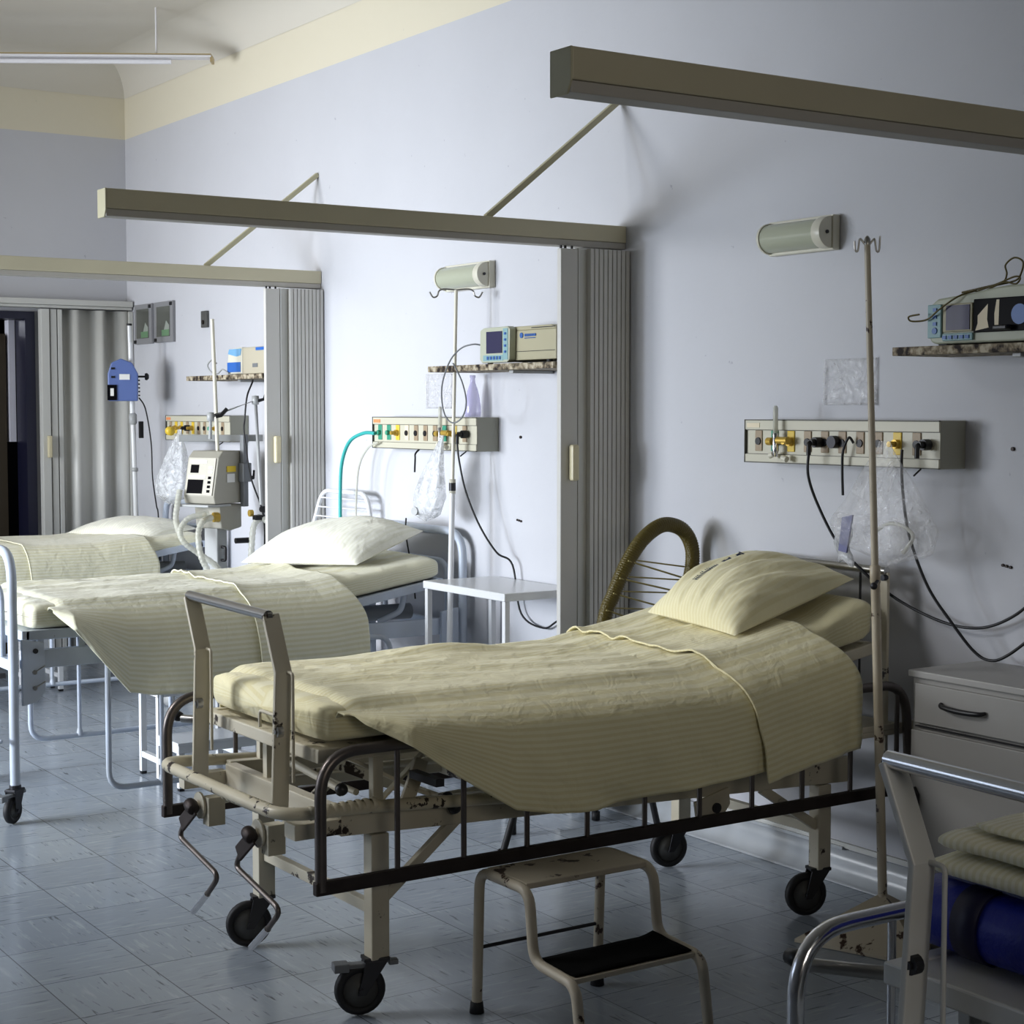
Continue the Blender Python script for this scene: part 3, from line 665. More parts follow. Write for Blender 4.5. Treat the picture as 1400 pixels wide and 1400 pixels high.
def drape(name, label, group, x0, x1, xtop_end, y0, y1, topz, hemz, m, flare=.12, seed=0., farhang=.10, fold=None, wrk=1., thick=.004, foot=None):
    """sheet laid over the mattress, hanging on the near side (small y) down to hemz(x)"""
    b = MB(); nu, nv = 220, 90
    def core(x, s, lift=0.):
        # s: 0 far hem .. 1 near hem ; path lengths
        if x < x0+.07 and s < .62: lift = lift-.026*(1-sstep(x0, x0+.07, x))
        top = topz(x)+.008+lift; W = y1-y0
        hem = hemz(x); hang = max(.002, top-hem)
        if s < .10:
            q = s/.10; y = y1+.012+.004*(1-q)+lift; z = top-.02-(farhang)*(1-q)
            y += .012*fbm(x*9, 3., seed)*(1-q)
        elif s < .62:
            q = (s-.10)/.52; y = y1+.012-(W+.012)*q
            z = top-.020*(1-min(1, q/.06))**2-.022*max(0, (q-.93)/.07)**2
            # long drawn creases
            c1 = fbm(x*2.6+y*1.3, y*13+x*1.8, seed); c2 = fbm(x*6-y*4, y*24, seed+7)
            edge = min(1, q/.08)*min(1, (1-q)/.1)
            far = .45+.9*max(0, (q < .55)*(1-abs(q-.22)/.33))
            z += wrk*edge*(.012*c1*far+.004*c2*far+.010*max(0, c1-.15)*far)
        else:
            q = (s-.62)/.38
            fl = flare*(1-math.exp(-6.5*q))/(1-math.exp(-6.5))
            drop = hang*q
            y = y0-.0-fl*min(1, hang/.10); z = top-.022-(hang-.022)*q**1.05 if hang > .03 else top-.022-hang*q*.2
            k = min(1, hang/.15)*q
            y += wrk*k*(.020*fbm(x*4.2, q*.9, seed+2)+.012*sin(x*8.5+seed+q*.8)*q)
            y += .004*fbm(x*20, q*3, seed)*k+wrk*.006*fbm(x*9-q*5, q*3+x*2, seed+9)*k
        return [x, y, z]
    def fn(u, s):
        xe = xtop_end
        if s >= .10:
            q = min(1, max(0, (s-.55)/.45)); xe = xtop_end+(x1-xtop_end)*sstep(.60, .80, s)
        x = x0+(xe-x0)*u
        return core(x, s)
    L1 = (y1-y0)
    def uv(u, s):
        if s < .1: vv = s
        elif s < .62: vv = .1+(s-.1)/.52*L1
        else: vv = .1+L1+(s-.62)/.38*.30
        return (u*(x1-x0), vv)
    b.grid(fn, nu, nv, uv)
    o = b.build(name, m, None, solid=thick); tag(o, label, 'bed sheet', group)
    if fold:
        fx0, fhx0, fx1, fhx1, fh = fold       # start on the top, start at the hem, end on top, end at hem, hem drop
        b = MB()
        def fn2(u, s):
            q = min(1, max(0, (s-.45)/.55))
            xa = fx0+(fhx0-fx0)*q+.05*(1-min(1, s/.6))*1.0; xe = fx1+(fhx1-fx1)*sstep(.60, .80, s)
            x = xa+(xe-xa)*u
            p = core(x, s, .006)
            if s > .62:
                qq = (s-.62)/.38; p[1] -= .008; p[2] -= fh*qq*(1-u)*1.4; p[1] -= .018*qq*(1-u)*max(0, cos(u*9))
            p[2] += .008*math.exp(-(u*14)**2)*(1 if s < .62 else 0)
            return p
        b.grid(fn2, 60, nv, lambda u, s: (uv(u, s)[0]*.25, uv(u, s)[1]+.01))
        b.build('turned_down_edge', m, o, solid=thick)
        b = MB(); pts = [Vector(fn2(.006, .10+.9*k/70))+Vector((-.001, -.002 if k > 40 else 0, .002)) for k in range(71)]
        b.tube(pts, .0019, 8); b.build('hem_piping', m, o)
    return o
# --- nearest bed
zb1 = lambda x: .712+max(0, x-3.08)*.16
th1 = lambda x: lerp([(1.9, .098), (2.1, .102), (3.1, .094), (3.37, .094), (3.63, .102), (3.80, .140), (3.85, .145)], x)
mattress('mattress', 'mattress in a pale yellow fitted sheet on the nearest crank bed', 1.925, 3.85, 3.745, 4.475, zb1, th1, 'sheet_cloth', 1.)
top1 = lambda x: zb1(x)+th1(x)
hem1 = lambda x: lerp([(1.98, .80), (2.0, .775), (2.07, .735), (2.22, .635), (2.38, .532), (2.50, .508), (2.64, .498), (3.01, .512), (3.24, .528), (3.40, .545), (3.66, .552)], x)
drape('bed_sheet', 'pale yellow striped top sheet draped low over the side of the nearest bed', 'yellow top sheets', 1.965, 3.612, 3.56, 3.745, 4.475, top1, hem1, 'sheet_cloth', .172, 1., fold=(3.15, 3.225, 3.562, 3.616, .02), wrk=1.5)
# --- middle bed
zb2 = lambda x: .714+max(0, x-3.2)*.161
th2 = lambda x: lerp([(2.0, .10), (3.2, .11), (3.82, .10)], x)
mattress('mattress', 'mattress in a white fitted sheet on the middle tubular bed', 2.01, 3.84, 6.325, 7.095, zb2, th2, 'linen_white', 5.)
hem2 = lambda x: lerp([(2.08, .80), (2.11, .76), (2.18, .68), (2.36, .47), (2.45, .452), (2.7, .448), (3.5, .455)], x)
drape('bed_sheet', 'white and pale yellow striped sheet hanging off the side of the middle bed', 'yellow top sheets', 2.09, 3.385, 3.32, 6.325, 7.095, lambda x: zb2(x)+th2(x), hem2, 'linen_white', .15, 6., fold=(2.86, 2.90, 3.322, 3.388, .0), wrk=1.4)
# --- far bed
zb3 = lambda x: .714+max(0, x-3.2)*.08
mattress('mattress', 'mattress in a white fitted sheet on the farthest bed', 2.01, 3.84, 8.885, 9.655, zb3, lambda x: .10, 'linen_white', 9.)
drape('bed_sheet', 'white striped sheet hanging evenly over the side of the farthest bed', 'yellow top sheets', 2.09, 3.54, 3.50, 8.885, 9.655, lambda x: zb3(x)+.10, lambda x: .52, 'linen_white', .05, 12., fold=(2.80, 2.84, 3.50, 3.545, .0), wrk=.6)

def pillow(label, corners, thick, m, seed, logo=False, crease=1., dents=()):
    """corners: foot-near, foot-far, head-far, head-near (x,y,z of seam corners, underside level)"""
    A, B, C, D = [Vector(c) for c in corners]; nrm = (B-A).cross(D-A).normalized()
    if nrm.z < 0: nrm = -nrm
    n = 64; b = MB()
    def f(u, v, side):
        p = A*(1-u)*(1-v)+B*u*(1-v)+C*u*v+D*(1-u)*v
        e = (1-abs(2*u-1)**2.4)*(1-abs(2*v-1)**2.4); h = max(0, e)**.55
        cu, cv = 2*u-1, 2*v-1
        ctr = (A+B+C+D)/4
        # pinch the edges inwards between the corners
        pin = .04*((1-cu*cu)*abs(cv)**3+(1-cv*cv)*abs(cu)**3)
        p = p+(ctr-p)*pin
        d = thick*(.80 if side > 0 else .20)*h
        if side > 0:
            ang = u*3.1+v*1.3
            d += crease*(.012*fbm(u*10+v*3.0, v*2.2-u*.5, seed)+.008*fbm(u*20+v*5, v*3, seed+3))*min(1, e*3)
            for (du, dv, r, a) in dents: d -= a*math.exp(-((u-du)**2+(v-dv)**2)/r**2)
        return p+nrm*d*side
    for side in (1, -1):
        o = len(b.v)
        b.grid(lambda i, j: f(i, j, side), n, n, lambda i, j: (i*(B-A).length, j*(D-A).length))
        if side > 0: pass
    # fix winding of the underside
    half = len(b.f)//2
    b.f[:half] = [tuple(reversed(q)) for q in b.f[:half]]
    o = b.build('pillow', m); tag(o, label, 'pillow', 'pillows on the beds')
    if logo:
        # embroidered mark and small lettering rows along the far foot side of the pillow
        lb = MB()
        def patch(u0, u1, v0, v1, lift=.003):
            q = [f(u0, v0, 1), f(u1, v0, 1), f(u1, v1, 1), f(u0, v1, 1)]
            lb.add([p+nrm*lift for p in q], [(0, 1, 2, 3)])
        v = .20
        while v < .42:
            w = random.uniform(.008, .013); patch(.590, .620, v, v+w)
            if random.random() < .75: patch(.628, .645, v, v+w*.7)
            if random.random() < .45: patch(.562, .582, v, v+w*.5)
            v += w+.006
        for k in range(8): patch(.580+.005*k, .60+.005*k, .46+.011*k, .473+.011*k)
        patch(.575, .640, .475, .505); patch(.595, .63, .505, .54)
        patch(.58, .605, .575, .60); patch(.60, .62, .595, .63); patch(.58, .63, .63, .645)
        lb.build('embroidered_mark', 'thread_navy', o)
    return o
pillow('plump pale yellow pillow with dark embroidered mark on the nearest bed', [(3.355, 3.85, .875), (3.40, 4.33, .895), (3.86, 4.37, 1.00), (3.84, 3.84, 1.020)], .165, 'pillow_cloth', 2., True, 1.2)
pillow('white pillow with a crumpled corner on the middle bed', [(3.47, 6.43, .885), (3.20, 7.02, .865), (3.66, 7.06, .96), (3.80, 6.42, 1.02)], .17, 'linen_pillow', 8., False, .9)
pillow('flat white pillow on the farthest bed beside the ventilator', [(3.56, 8.98, .832), (3.27, 9.56, .842), (3.62, 9.62, .87), (3.86, 9.04, .875)], .105, 'linen_pillow', 15., False, .5)

# blue folded mattress and folded linen on the lower right bed
b = MB()
def fold_block(b, x0, x1, y0, y1, z0, z1, r, n=8):
    pr = []
    for cx, cz, a0 in ((x1-r, z1-r, 0), (x0+r, z1-r, pi/2), (x0+r, z0+r, pi), (x1-r, z0+r, 3*pi/2)):
        for k in range(n+1): a = a0+pi/2*k/n; pr.append((cx+r*cos(a), cz+r*sin(a)))
    b.prism(pr, 'y', y0, y1, True)
bm = MB(); fold_block(bm, 1.955, 2.60, 1.13, 1.84, .7155, .822, .052, 10)
o = bm.build('folded_mattress', 'blue_vinyl', None, .008); tag(o, 'glossy blue vinyl mattress folded on the white bed at the lower right', 'mattress')
b = MB(); fold_block(b, 1.951, 2.604, 1.695, 1.745, .7120, .826, .054, 10); b.build('dark_band', 'blue_band', o)
b = MB(); b.bx(2.01, 2.55, 1.135, 1.805, .8225, .8275); b.build('top_panel', 'blue_pale', o, .002)
def linen(label, x0, x1, y0, y1, z0, z1, seed):
    b = MB(); nu, nv = 60, 40; cx, cz, rx, rz = (x0+x1)/2, (z0+z1)/2, (x1-x0)/2, (z1-z0)/2
    def fn(u, v):
        a = 2*pi*v; y = y0+(y1-y0)*u; e = min(u, 1-u); k = sqrt(1-max(0, (.06-e)/.06)**2)
        k = max(k, 0)
        sx = math.copysign(abs(cos(a))**.45, cos(a)); sz = math.copysign(abs(sin(a))**.55, sin(a))
        return (cx+sx*(rx+.008*fbm(y*8, seed, 0))*(.9+.1*k), y, cz+sz*rz*k+.006*fbm(y*9, a, seed)*(1 if sz > 0 else .2))
    b.grid(fn, nu, nv, lambda u, v: (u*(y1-y0), v*(x1-x0)*2))
    return tag(b.build('folded_sheet', 'ribbed_cloth'), label, 'folded linen', 'folded cream sheets on the blue mattress')
linen('thick folded cream ribbed sheet lying directly on the blue mattress', 1.975, 2.40, 1.15, 1.825, .829, .868, 1.)
linen('folded cream ribbed sheet, middle layer of the pile on the blue mattress', 1.985, 2.39, 1.15, 1.815, .870, .901, 2.)
linen('crumpled cream sheet topmost on the pile over the blue mattress', 2.02, 2.34, 1.12, 1.77, .903, .920, 3.)

# ------------------------------------------------------------------ step stools
def step_stool():
    t = thing('step_stool', 'chipped cream two-step stool with black lower tread beside the nearest bed', 'step stool', (2.5, 3.42, 0))
    P = 'stool_paint'; xl, xr = 2.305, 2.69
    for x in (xl, xr):
        b = MB(); b.tube(fillet([(x, 3.635, .012), (x, 3.62, .375), (x, 3.395, .375), (x, 3.375, .205), (x, 3.20, .195), (x, 3.17, .012)], .05, 7), .0135, 12); b.build('side_frame', P, t)
    b = MB(); b.bx(xl+.006, xr-.006, 3.415, 3.595, .372, .388); b.build('upper_tread', P, t, .003)
    b = MB(); b.bx(xl+.006, xr-.006, 3.215, 3.37, .190, .204); lt = b.build('lower_tread', P, t, .003)
    b = MB()
    def fn(u, v): return (xl+.015+(xr-xl-.03)*u, 3.222+.155*v, .208+.004*fbm(u*3, v*3, 2)+.018*max(0, u-.9)*5*v)
    b.grid(fn, 16, 8); b.build('rubber_mat', 'black_mat', lt, solid=.004)
    b = MB(); b.tube([(xl, 3.628, .172), (xr, 3.628, .172)], .005, 8); b.build('stretcher', 'iron_dark', t)
    b = MB()
    for x in (xl, xr):
        for y in (3.635, 3.17): b.lathe([(0, 0), (.019, 0), (.0165, .028), (.013, .03)], (x, y, .001), (0, 0, 1), 14)
    b.each('rubber_foot', 'rubber', t)
step_stool()
def wood_stool(x, y, w, d, label):
    t = thing('step_stool', label, 'step stool', (x+w/2, y+d/2, 0), 'white two-step stools under the beds')
    P = 'white_gloss'; h1, h2 = .40, .20; dm = y+d*.5
    for xx in (x, x+w-.03):
        for yy, h in ((y, h2), (dm, h1), (y+d-.03, h1)):
            b = MB(); b.bx(xx+.002, xx+.028, yy+.002, yy+.028, .012, h-.046); b.build('leg', P, t, .002)
        b = MB(); b.bx(xx+.004, xx+.026, y+.03, dm, .075, .10); b.bx(xx+.004, xx+.026, dm+.03, y+d-.03, .075, .10); b.each('side_rail', P, t)
    b = MB(); b.bx(x, x+w, y, dm, h2-.045, h2-.012); b.bx(x-.004, x+w+.004, y-.004, dm, h2-.012, h2); b.build('lower_step', P, t, .002)
    b = MB(); b.bx(x, x+w, dm, y+d, h1-.045, h1-.012); b.bx(x-.004, x+w+.004, dm, y+d+.004, h1-.012, h1); b.build('upper_step', P, t, .002)
    b = MB()
    for xx in (x, x+w-.03):
        for yy in (y, dm, y+d-.03): b.bx(xx+.004, xx+.026, yy+.004, yy+.026, .001, .0125)
    b.each('rubber_foot', 'black_plastic', t)
wood_stool(2.655, 6.44, .38, .44, 'white two-step stool standing under the middle bed')
wood_stool(2.90, 9.13, .20, .28, 'small white stool under the farthest bed')

# ------------------------------------------------------------------ bedside cabinet, table
t = thing('bedside_cabinet', 'grey-white bedside cabinet with black drawer handle against the right wall', 'cabinet', (3.79, 3.15, 0))
cx0, cy0, cy1 = 3.66, 2.86, 3.42
MB().bx(cx0, WX-.055, cy0, cy1, .06, .782).build('body', 'cabinet_paint', t, .002)
MB().bx(cx0+.02, WX-.06, cy0+.01, cy1-.01, .001, .059).build('plinth', 'cabinet_paint', t)
MB().bx(cx0-.012, WX-.006, cy0-.01, cy1+.010, .783, .803).build('cabinet_top', 'cabinet_top', t, .003)
dr = MB().bx(cx0-.014, cx0-.001, cy0+.02, cy1-.018, .655, .768).build('drawer', 'cabinet_paint', t, .002)
b = MB(); b.tube(spline([(cx0-.016, 3.30, .722), (cx0-.03, 3.285, .716), (cx0-.034, 3.22, .712), (cx0-.03, 3.155, .714), (cx0-.016, 3.14, .718)], 6), .006, 8, rfun=lambda s: .0045+.0035*sin(pi*s)); b.build('handle', 'black_plastic', dr)
dd = MB().bx(cx0-.014, cx0-.001, cy0+.02, cy1-.006, .075, .632).build('door', 'cabinet_paint', t, .002)
b = MB(); b.prism([(3.407, .44), (3.392, .47), (3.376, .45), (3.376, .41), (3.396, .38)], 'x', cx0-.03, cx0-.0145); b.build('latch', 'black_plastic', dd, .002)
MB().bx(cx0-.010, cx0-.001, cy0+.02, cy1-.018, .642, .6455).build('shadow_gap', 'dark_gap', t)

t = thing('bedside_table', 'glossy white square metal table between the middle bed and the partition', 'table', (3.78, 5.8, 0))
MB().bx(3.598, 3.955, 5.47, 6.09, .808, .84).build('table_top', 'white_gloss', t, .004)
for x in (3.615, 3.93):
    for y in (5.487, 6.072):
        MB().bx(x-.0115, x+.0115, y-.0115, y+.0115, .012, .8075).build('leg', 'white_gloss', t, .002)
MB().bx(3.606, 3.945, 5.48, 6.08, .28, .295).build('shelf', 'white_gloss', t, .002)

# ------------------------------------------------------------------ chairs
def hoop_chair():
    t = thing('cord_chair', 'olive green wrapped-tube chair with stretched cords beside the partition', 'chair', (3.62, 4.85, 0))
    # hoop drawn in the leaning back plane, seat hidden behind the bed
    # local frame: chair faces away from the wall, turned towards the partition
    H = [(3.433, 4.72, 0.42), (3.533, 4.74, 0.812), (3.571, 4.74, 0.9), (3.625, 4.74, 1.0), (3.689, 4.74, 1.082), (3.761, 4.74, 1.131), (3.821, 4.74, 1.141), (3.888, 4.74, 1.115), (3.926, 4.74, 1.05), (3.92, 4.74, 0.958), (3.873, 4.74, 0.868), (3.823, 4.74, 0.792), (3.763, 4.7, 0.42)]
    P = spline(H, 8); b = MB(); b.tube(P, .0250, 14); hoop = b.build('back_hoop', 'olive_cord', t)
    b = MB()
    n = len(P)
    acc = 0.
    for i in range(1, n):
        seg = (P[i]-P[i-1]).length; d = P[i]-P[i-1]; k = 0.
        while acc+.0085 <= seg:
            acc += .0085; c = P[i-1]+d*(acc/seg); b.lathe([(.0245, -.0036), (.0275, 0), (.0245, .0036)], c, d, 12)
        acc -= seg
    b.build('cord_wrapping', 'olive_cord', hoop)
    b = MB(); A = []; Bp = []
    top = max(range(n), key=lambda i: P[i].z)
    Lf, Rt = P[:top], P[top:]
    near = lambda S, z: min(S, key=lambda p: abs(p.z-z))
    A = [near(Lf, z) for z in (1.02, .965, .91, .855, .79, .72)]; Bp = [near(Rt, z) for z in (.985, .935, .885, .83, .77, .70, .64)]
    for k in range(6):
        b.tube([A[k]-Vector((.02, .022, 0)), Bp[k+1]-Vector((-.005, .024, 0))], .0032, 6)
        b.tube([A[k]+Vector((-.01, .024, .004)), Bp[k]+Vector((0, .024, 0))], .0028, 6)
    b.build('back_cord', 'olive_string', t)
    b = MB(); b.tube(spline([(3.433, 4.72, .42), (3.30, 4.82, .44), (3.30, 5.0, .44), (3.45, 5.12, .44), (3.65, 5.12, .44), (3.80, 5.0, .44), (3.763, 4.70, .42)], 8), .0205, 12); b.build('seat_hoop', 'olive_cord', t)
    b = MB()
    for k in range(12): y = 4.76+.03*k; b.tube([(3.31, y, .44), (3.79, y, .44)], .003, 6)
    b.build('seat_cord', 'olive_string', t)
    for p, q in (((3.33, 4.85, .43), (3.18, 4.85, .015)), ((3.76, 4.86, .43), (3.865, 4.85, .015)), ((3.44, 5.08, .43), (3.40, 5.12, .015)), ((3.70, 5.08, .43), (3.78, 5.12, .015))):
        b = MB(); b.tube([p, q], .012, 10); b.lathe([(0, -.012), (.016, -.012), (.016, .02), (.012, .02)], q, (0, 0, 1), 12); b.build('leg', 'rubber', t)
hoop_chair()
def string_chair():
    t = thing('string_chair', 'white tube chair with horizontal back strings behind the middle bed', 'chair', (3.7, 7.33, 0))
    y0, y1 = 7.24, 7.52   # stands beside the partition, back towards the wall
    P = 'white_gloss'
    b = MB(); b.tube(fillet([(3.70, 7.55, .43), (3.80, 7.53, .90), (3.86, 7.50, 1.155), (3.90, 7.12, 1.15), (3.93, 7.10, .90), (3.86, 7.11, .43)], .07, 7), .011, 12); bk = b.build('back_frame', P, t)
    b = MB()
    for k in range(9):
        z = 1.12-.045*k; s = (1.155-z)/.255
        b.tube([(3.855-.06*min(1, s), 7.505+.028*min(1, s), z), (3.902+.03*min(1, s), 7.118-.015*min(1, s), z-.004)], .004, 6)
    b.build('back_string', P, t)
    b = MB(); b.tube(fillet([(3.70, 7.55, .43), (3.36, 7.55, .44), (3.36, 7.15, .44), (3.86, 7.11, .43)], .05, 6), .011, 10); b.build('seat_frame', P, t)
    b = MB()
    for k in range(10): b.tube([(3.39+.035*k, 7.155, .44), (3.39+.035*k, 7.55, .44)], .004, 6)
    b.build('seat_string', P, t)
    for p in ((3.38, 7.18), (3.38, 7.53), (3.84, 7.13), (3.71, 7.545)):
        b = MB(); b.tube([(p[0], p[1], .43), (p[0], p[1], .002)], .010, 10); b.build('leg', P, t)
string_chair()

# ------------------------------------------------------------------ IV stands
t = thing('drip_stand', 'tall chipped cream drip stand on a pyramid base beside the nearest bed', 'drip stand', (3.66, 3.46, 0))
C0 = Vector((3.600, 3.47, .12)); C1 = Vector((3.503, 3.47, 2.025))
mid = C0.lerp(C1, .50)
b = MB(); b.tube([C0-Vector((0, 0, .02)), mid], .0135, 14); b.build('lower_tube', 'stool_paint', t)
b = MB(); b.tube([mid, C1], .0098, 14, rfun=lambda s: .0105-.002*s); b.lathe([(.0105, -.02), (.0155, -.015), (.0155, .03), (.0105, .035)], mid, C1-C0, 14); b.build('upper_tube', 'stool_paint', t)
b = MB(); b.tube([mid+Vector((.0, -.01, -.01)), mid+Vector((-.035, -.03, -.02))], .005, 8); b.lathe([(0, 0), (.010, .002), (.010, .010), (0, .012)], mid+Vector((-.035, -.03, -.02)), (-.7, -.6, -.2), 10); b.build('clamp_screw', 'iron_dark', t)
b = MB()
for s in (-1, 1):
    o = C1; dirv = Vector((cos(-.57), sin(-.57), 0))*s
    b.tube(spline([o+dirv*.008+Vector((0, 0, -.01)), o+dirv*.020+Vector((0, 0, .004)), o+dirv*.024+Vector((0, 0, -.016)), o+dirv*.027+Vector((0, 0, -.030)), o+dirv*.034+Vector((0, 0, -.027)), o+dirv*.036+Vector((0, 0, -.002 if s < 0 else .012))], 6), .0028, 8)
b.lathe([(.009, -.012), (.009, .004), (.004, .012), (0, .013)], C1, (0, 0, 1), 12)
b.each('hook', 'steel', t)
b = MB(); bp = [(3.39, 3.60, .006), (3.50, 3.24, .006), (3.86, 3.38, .006), (3.76, 3.66, .006)]
# three-sided pyramid with a lip
tri = [Vector((3.385, 3.61, .012)), Vector((3.525, 3.24, .012)), Vector((3.87, 3.50, .012))]; ap = Vector((3.600, 3.47, .150))
b.add(tri+[ap], [(0, 1, 3), (1, 2, 3), (2, 0, 3)]); b.add([v-Vector((0, 0, .010)) for v in tri]+tri, [(2, 1, 0), (0, 1, 4, 3), (1, 2, 5, 4), (2, 0, 3, 5)])
b.build('pyramid_base', 'stool_paint', t)

t = thing('drip_stand', 'slim white drip stand with double hooks behind the white table', 'drip stand', (3.78, 6.17, 0))
A, B = Vector((3.765, 6.172, .03)), Vector((3.815, 6.172, 2.055)); m_ = A.lerp(B, .58)
b = MB(); b.tube([A, m_], .0125, 12); b.build('lower_tube', 'white_gloss', t)
b = MB(); b.tube([m_, B], .0078, 12); b.lathe([(.008, -.01), (.0145, -.01), (.0145, .05), (.008, .05)], m_, (0, 0, 1), 12); b.build('upper_tube', 'lamp_shell', t)
b = MB(); b.lathe([(.0150, -.004), (.0150, .030)], m_+Vector((0, 0, .005)), (0, 0, 1), 12); b.build('clamp_collar', 'iron_dark', t)
b = MB(); dv = Vector((cos(-.57), sin(-.57), 0))
for s in (-1, 1): b.tube(spline([B, B+dv*s*.05+Vector((0, 0, .004)), B+dv*s*.072+Vector((0, 0, -.004)), B+dv*s*.080+Vector((0, 0, -.025)), B+dv*s*.098+Vector((0, 0, -.030)), B+dv*s*.112+Vector((0, 0, -.008))], 6), .0035, 8)
b.each('hook', 'steel', t)
b = MB()
for k in range(4): a = pi/4+k*pi/2; b.tube([(3.765, 6.172, .035), (3.765+.12*cos(a), 6.172+.12*sin(a), .012)], .01, 8)
b.each('base_leg', 'white_gloss', t)

t = thing('infusion_stand', 'white pole stand with loosened clamp, standing at the far wall corner', 'drip stand', (3.62, 9.75, 0))
b = MB(); b.tube([(3.785, 9.75, .05), (3.745, 9.75, 1.95)], .015, 12); b.tube([(3.750, 9.75, 1.5), (3.740, 9.75, 2.05)], .012, 12); b.build('pole', 'white_gloss', t)
b = MB(); b.disc((3.740, 9.75, 2.055), (0, 0, 1), .016, .012, 12); b.bx(3.785, 3.81, 9.72, 9.74, 1.38, 1.48); b.each('cap', 'black_plastic', t, bevel=.002)
b = MB(); b.lathe([(.015, -.03), (.024, -.02), (.024, .03), (.015, .04)], (3.755, 9.75, 1.49), (0, 0, 1), 14); b.lathe([(.015, -.01), (.021, -.006), (.021, .01), (.015, .014)], (3.762, 9.75, 1.19), (0, 0, 1), 14); b.each('collar', 'grey_plastic', t)
b = MB()
for k in range(5): a = k*2*pi/5; b.tube([(3.785, 9.75, .07), (3.785+.16*cos(a), 9.75+.16*sin(a), .03)], .012, 8)
b.each('base_leg', 'white_gloss', t)
# blue infusion pump on it
t = thing('infusion_pump', 'blue infusion pump clamped to the white pole in the far corner', 'infusion pump', (3.60, 9.68, 1.58))
Mx = Matrix.Translation((3.685, 9.69, 1.60)) @ Matrix.Rotation(radians(-22), 4, 'Z')
pr = [(-.095, 0), (.075, 0), (.078, .16), (.045, .225), (-.02, .25), (-.075, .225), (-.097, .16)]
b = MB(); b.prism(pr, 'y', -.075, .035, False, Mx); pb = b.build('body', 'pump_blue', t, .008)
b = MB(); b.bx(-.099, -.045, -.082, -.0755, .005, .095, Mx); b.build('door_window', 'black_glass', pb)
b = MB(); b.bx(-.082, -.062, -.084, -.0825, .03, .075, Mx); b.bx(-.03, .03, -.079, -.0755, .125, .158, Mx); b.build('label_plate', 'paper_white', pb)
b = MB(); b.bx(-.076, -.055, -.080, -.0755, .185, .197, Mx); b.bx(-.076, -.055, -.080, -.0755, .135, .147, Mx)
for k in range(5): b.bx(.078, .088, -.05, -.03, .03+.022*k, .038+.022*k, Mx)
b.each('button', 'black_plastic', pb)
b = MB(); b.tube([Mx @ Vector((.075, 0, .145)), Mx @ Vector((.12, 0, .145))], .006, 8); b.lathe([(0, -.01), (.02, -.008), (.022, .004), (.012, .014), (0, .015)], Mx @ Vector((.125, 0, .145)), (1, -.3, 0), 12); b.each('clamp_knob', 'black_plastic', t)
def cable(name, label, pts, r, m, cat='cable', n=8, group=None):
    b = MB(); b.tube(spline(pts, n), r, 8); return tag(b.build(name, m), label, cat, group)
cable('power_cable', 'black cable hanging from the blue infusion pump', [(3.76, 9.66, 1.62), (3.80, 9.66, 1.55), (3.832, 9.66, 1.35), (3.838, 9.66, 1.15), (3.86, 9.66, .98), (3.872, 9.66, .90), (3.88, 9.66, .5)], .0042, 'black_plastic')

# ------------------------------------------------------------------ wall lamps
for y0, y1, label in ((4.06, 4.37, 'ribbed half-round wall lamp above the nearest bed'), (6.115, 6.48, 'ribbed half-round wall lamp above the middle bed')):
    t = thing('wall_lamp', label, 'lamp', (WX, (y0+y1)/2, 2.12), 'wall lamps over the beds')
    MB().bx(WX-.032, WX-.001, y0, y1, 2.068, 2.182).build('back_plate', 'lamp_shell', t, .004)
    b = MB(); n = 18; vs = []
    prf = [(-.034-.052*sin(pi*k/n), .048*-cos(pi*k/n)) for k in range(n+1)]
    for y in (y0+.045, y1-.012): vs += [(WX+x, y, 2.125+z) for x, z in prf]
    b.add(vs, [(i, i+1, n+2+i, n+1+i) for i in range(n)], True); sh = b.build('glass_shade', 'lamp_glass', t)
    b = MB()
    for ya, yb, s in ((y0+.006, y0+.045, 1.), (y1-.013, y1-.003, 1.0)):
        pr = [(WX-.033, 2.125-.052)]+[(WX-.034-.056*sin(pi*k/n), 2.125-.052*cos(pi*k/n)) for k in range(n+1)]+[(WX-.033, 2.125+.052)]
        b.prism(pr, 'y', ya, yb, True)
    b.each('end_cap', 'lamp_shell', t, bevel=.003)
    b = MB(); b.disc((WX-.055, y0+.004, 2.125), (0, 1, 0), .006, .006, 10); b.each('screw', 'iron_dark', t)

# ------------------------------------------------------------------ shelves
for y0, y1, label in ((2.95, 3.585, 'speckled granite wall shelf under the right-hand monitor'), (5.33, 6.262, 'speckled granite wall shelf above the middle bed'), (7.9, 8.87, 'speckled granite wall shelf above the farthest bed')):
    b = MB(); b.bx(WX-.25, WX-.001, y0, y1, 1.708, 1.733)
    o = b.build('granite_shelf', 'granite', None, .002); tag(o, label, 'shelf', 'granite shelves over the beds')
    ym = (y0+y1)/2-.1
    b = MB(); b.bx(WX-.20, WX-.002, ym-.015, ym+.015, 1.695, 1.707); b.build('bracket', 'grey_plastic', o, .002)

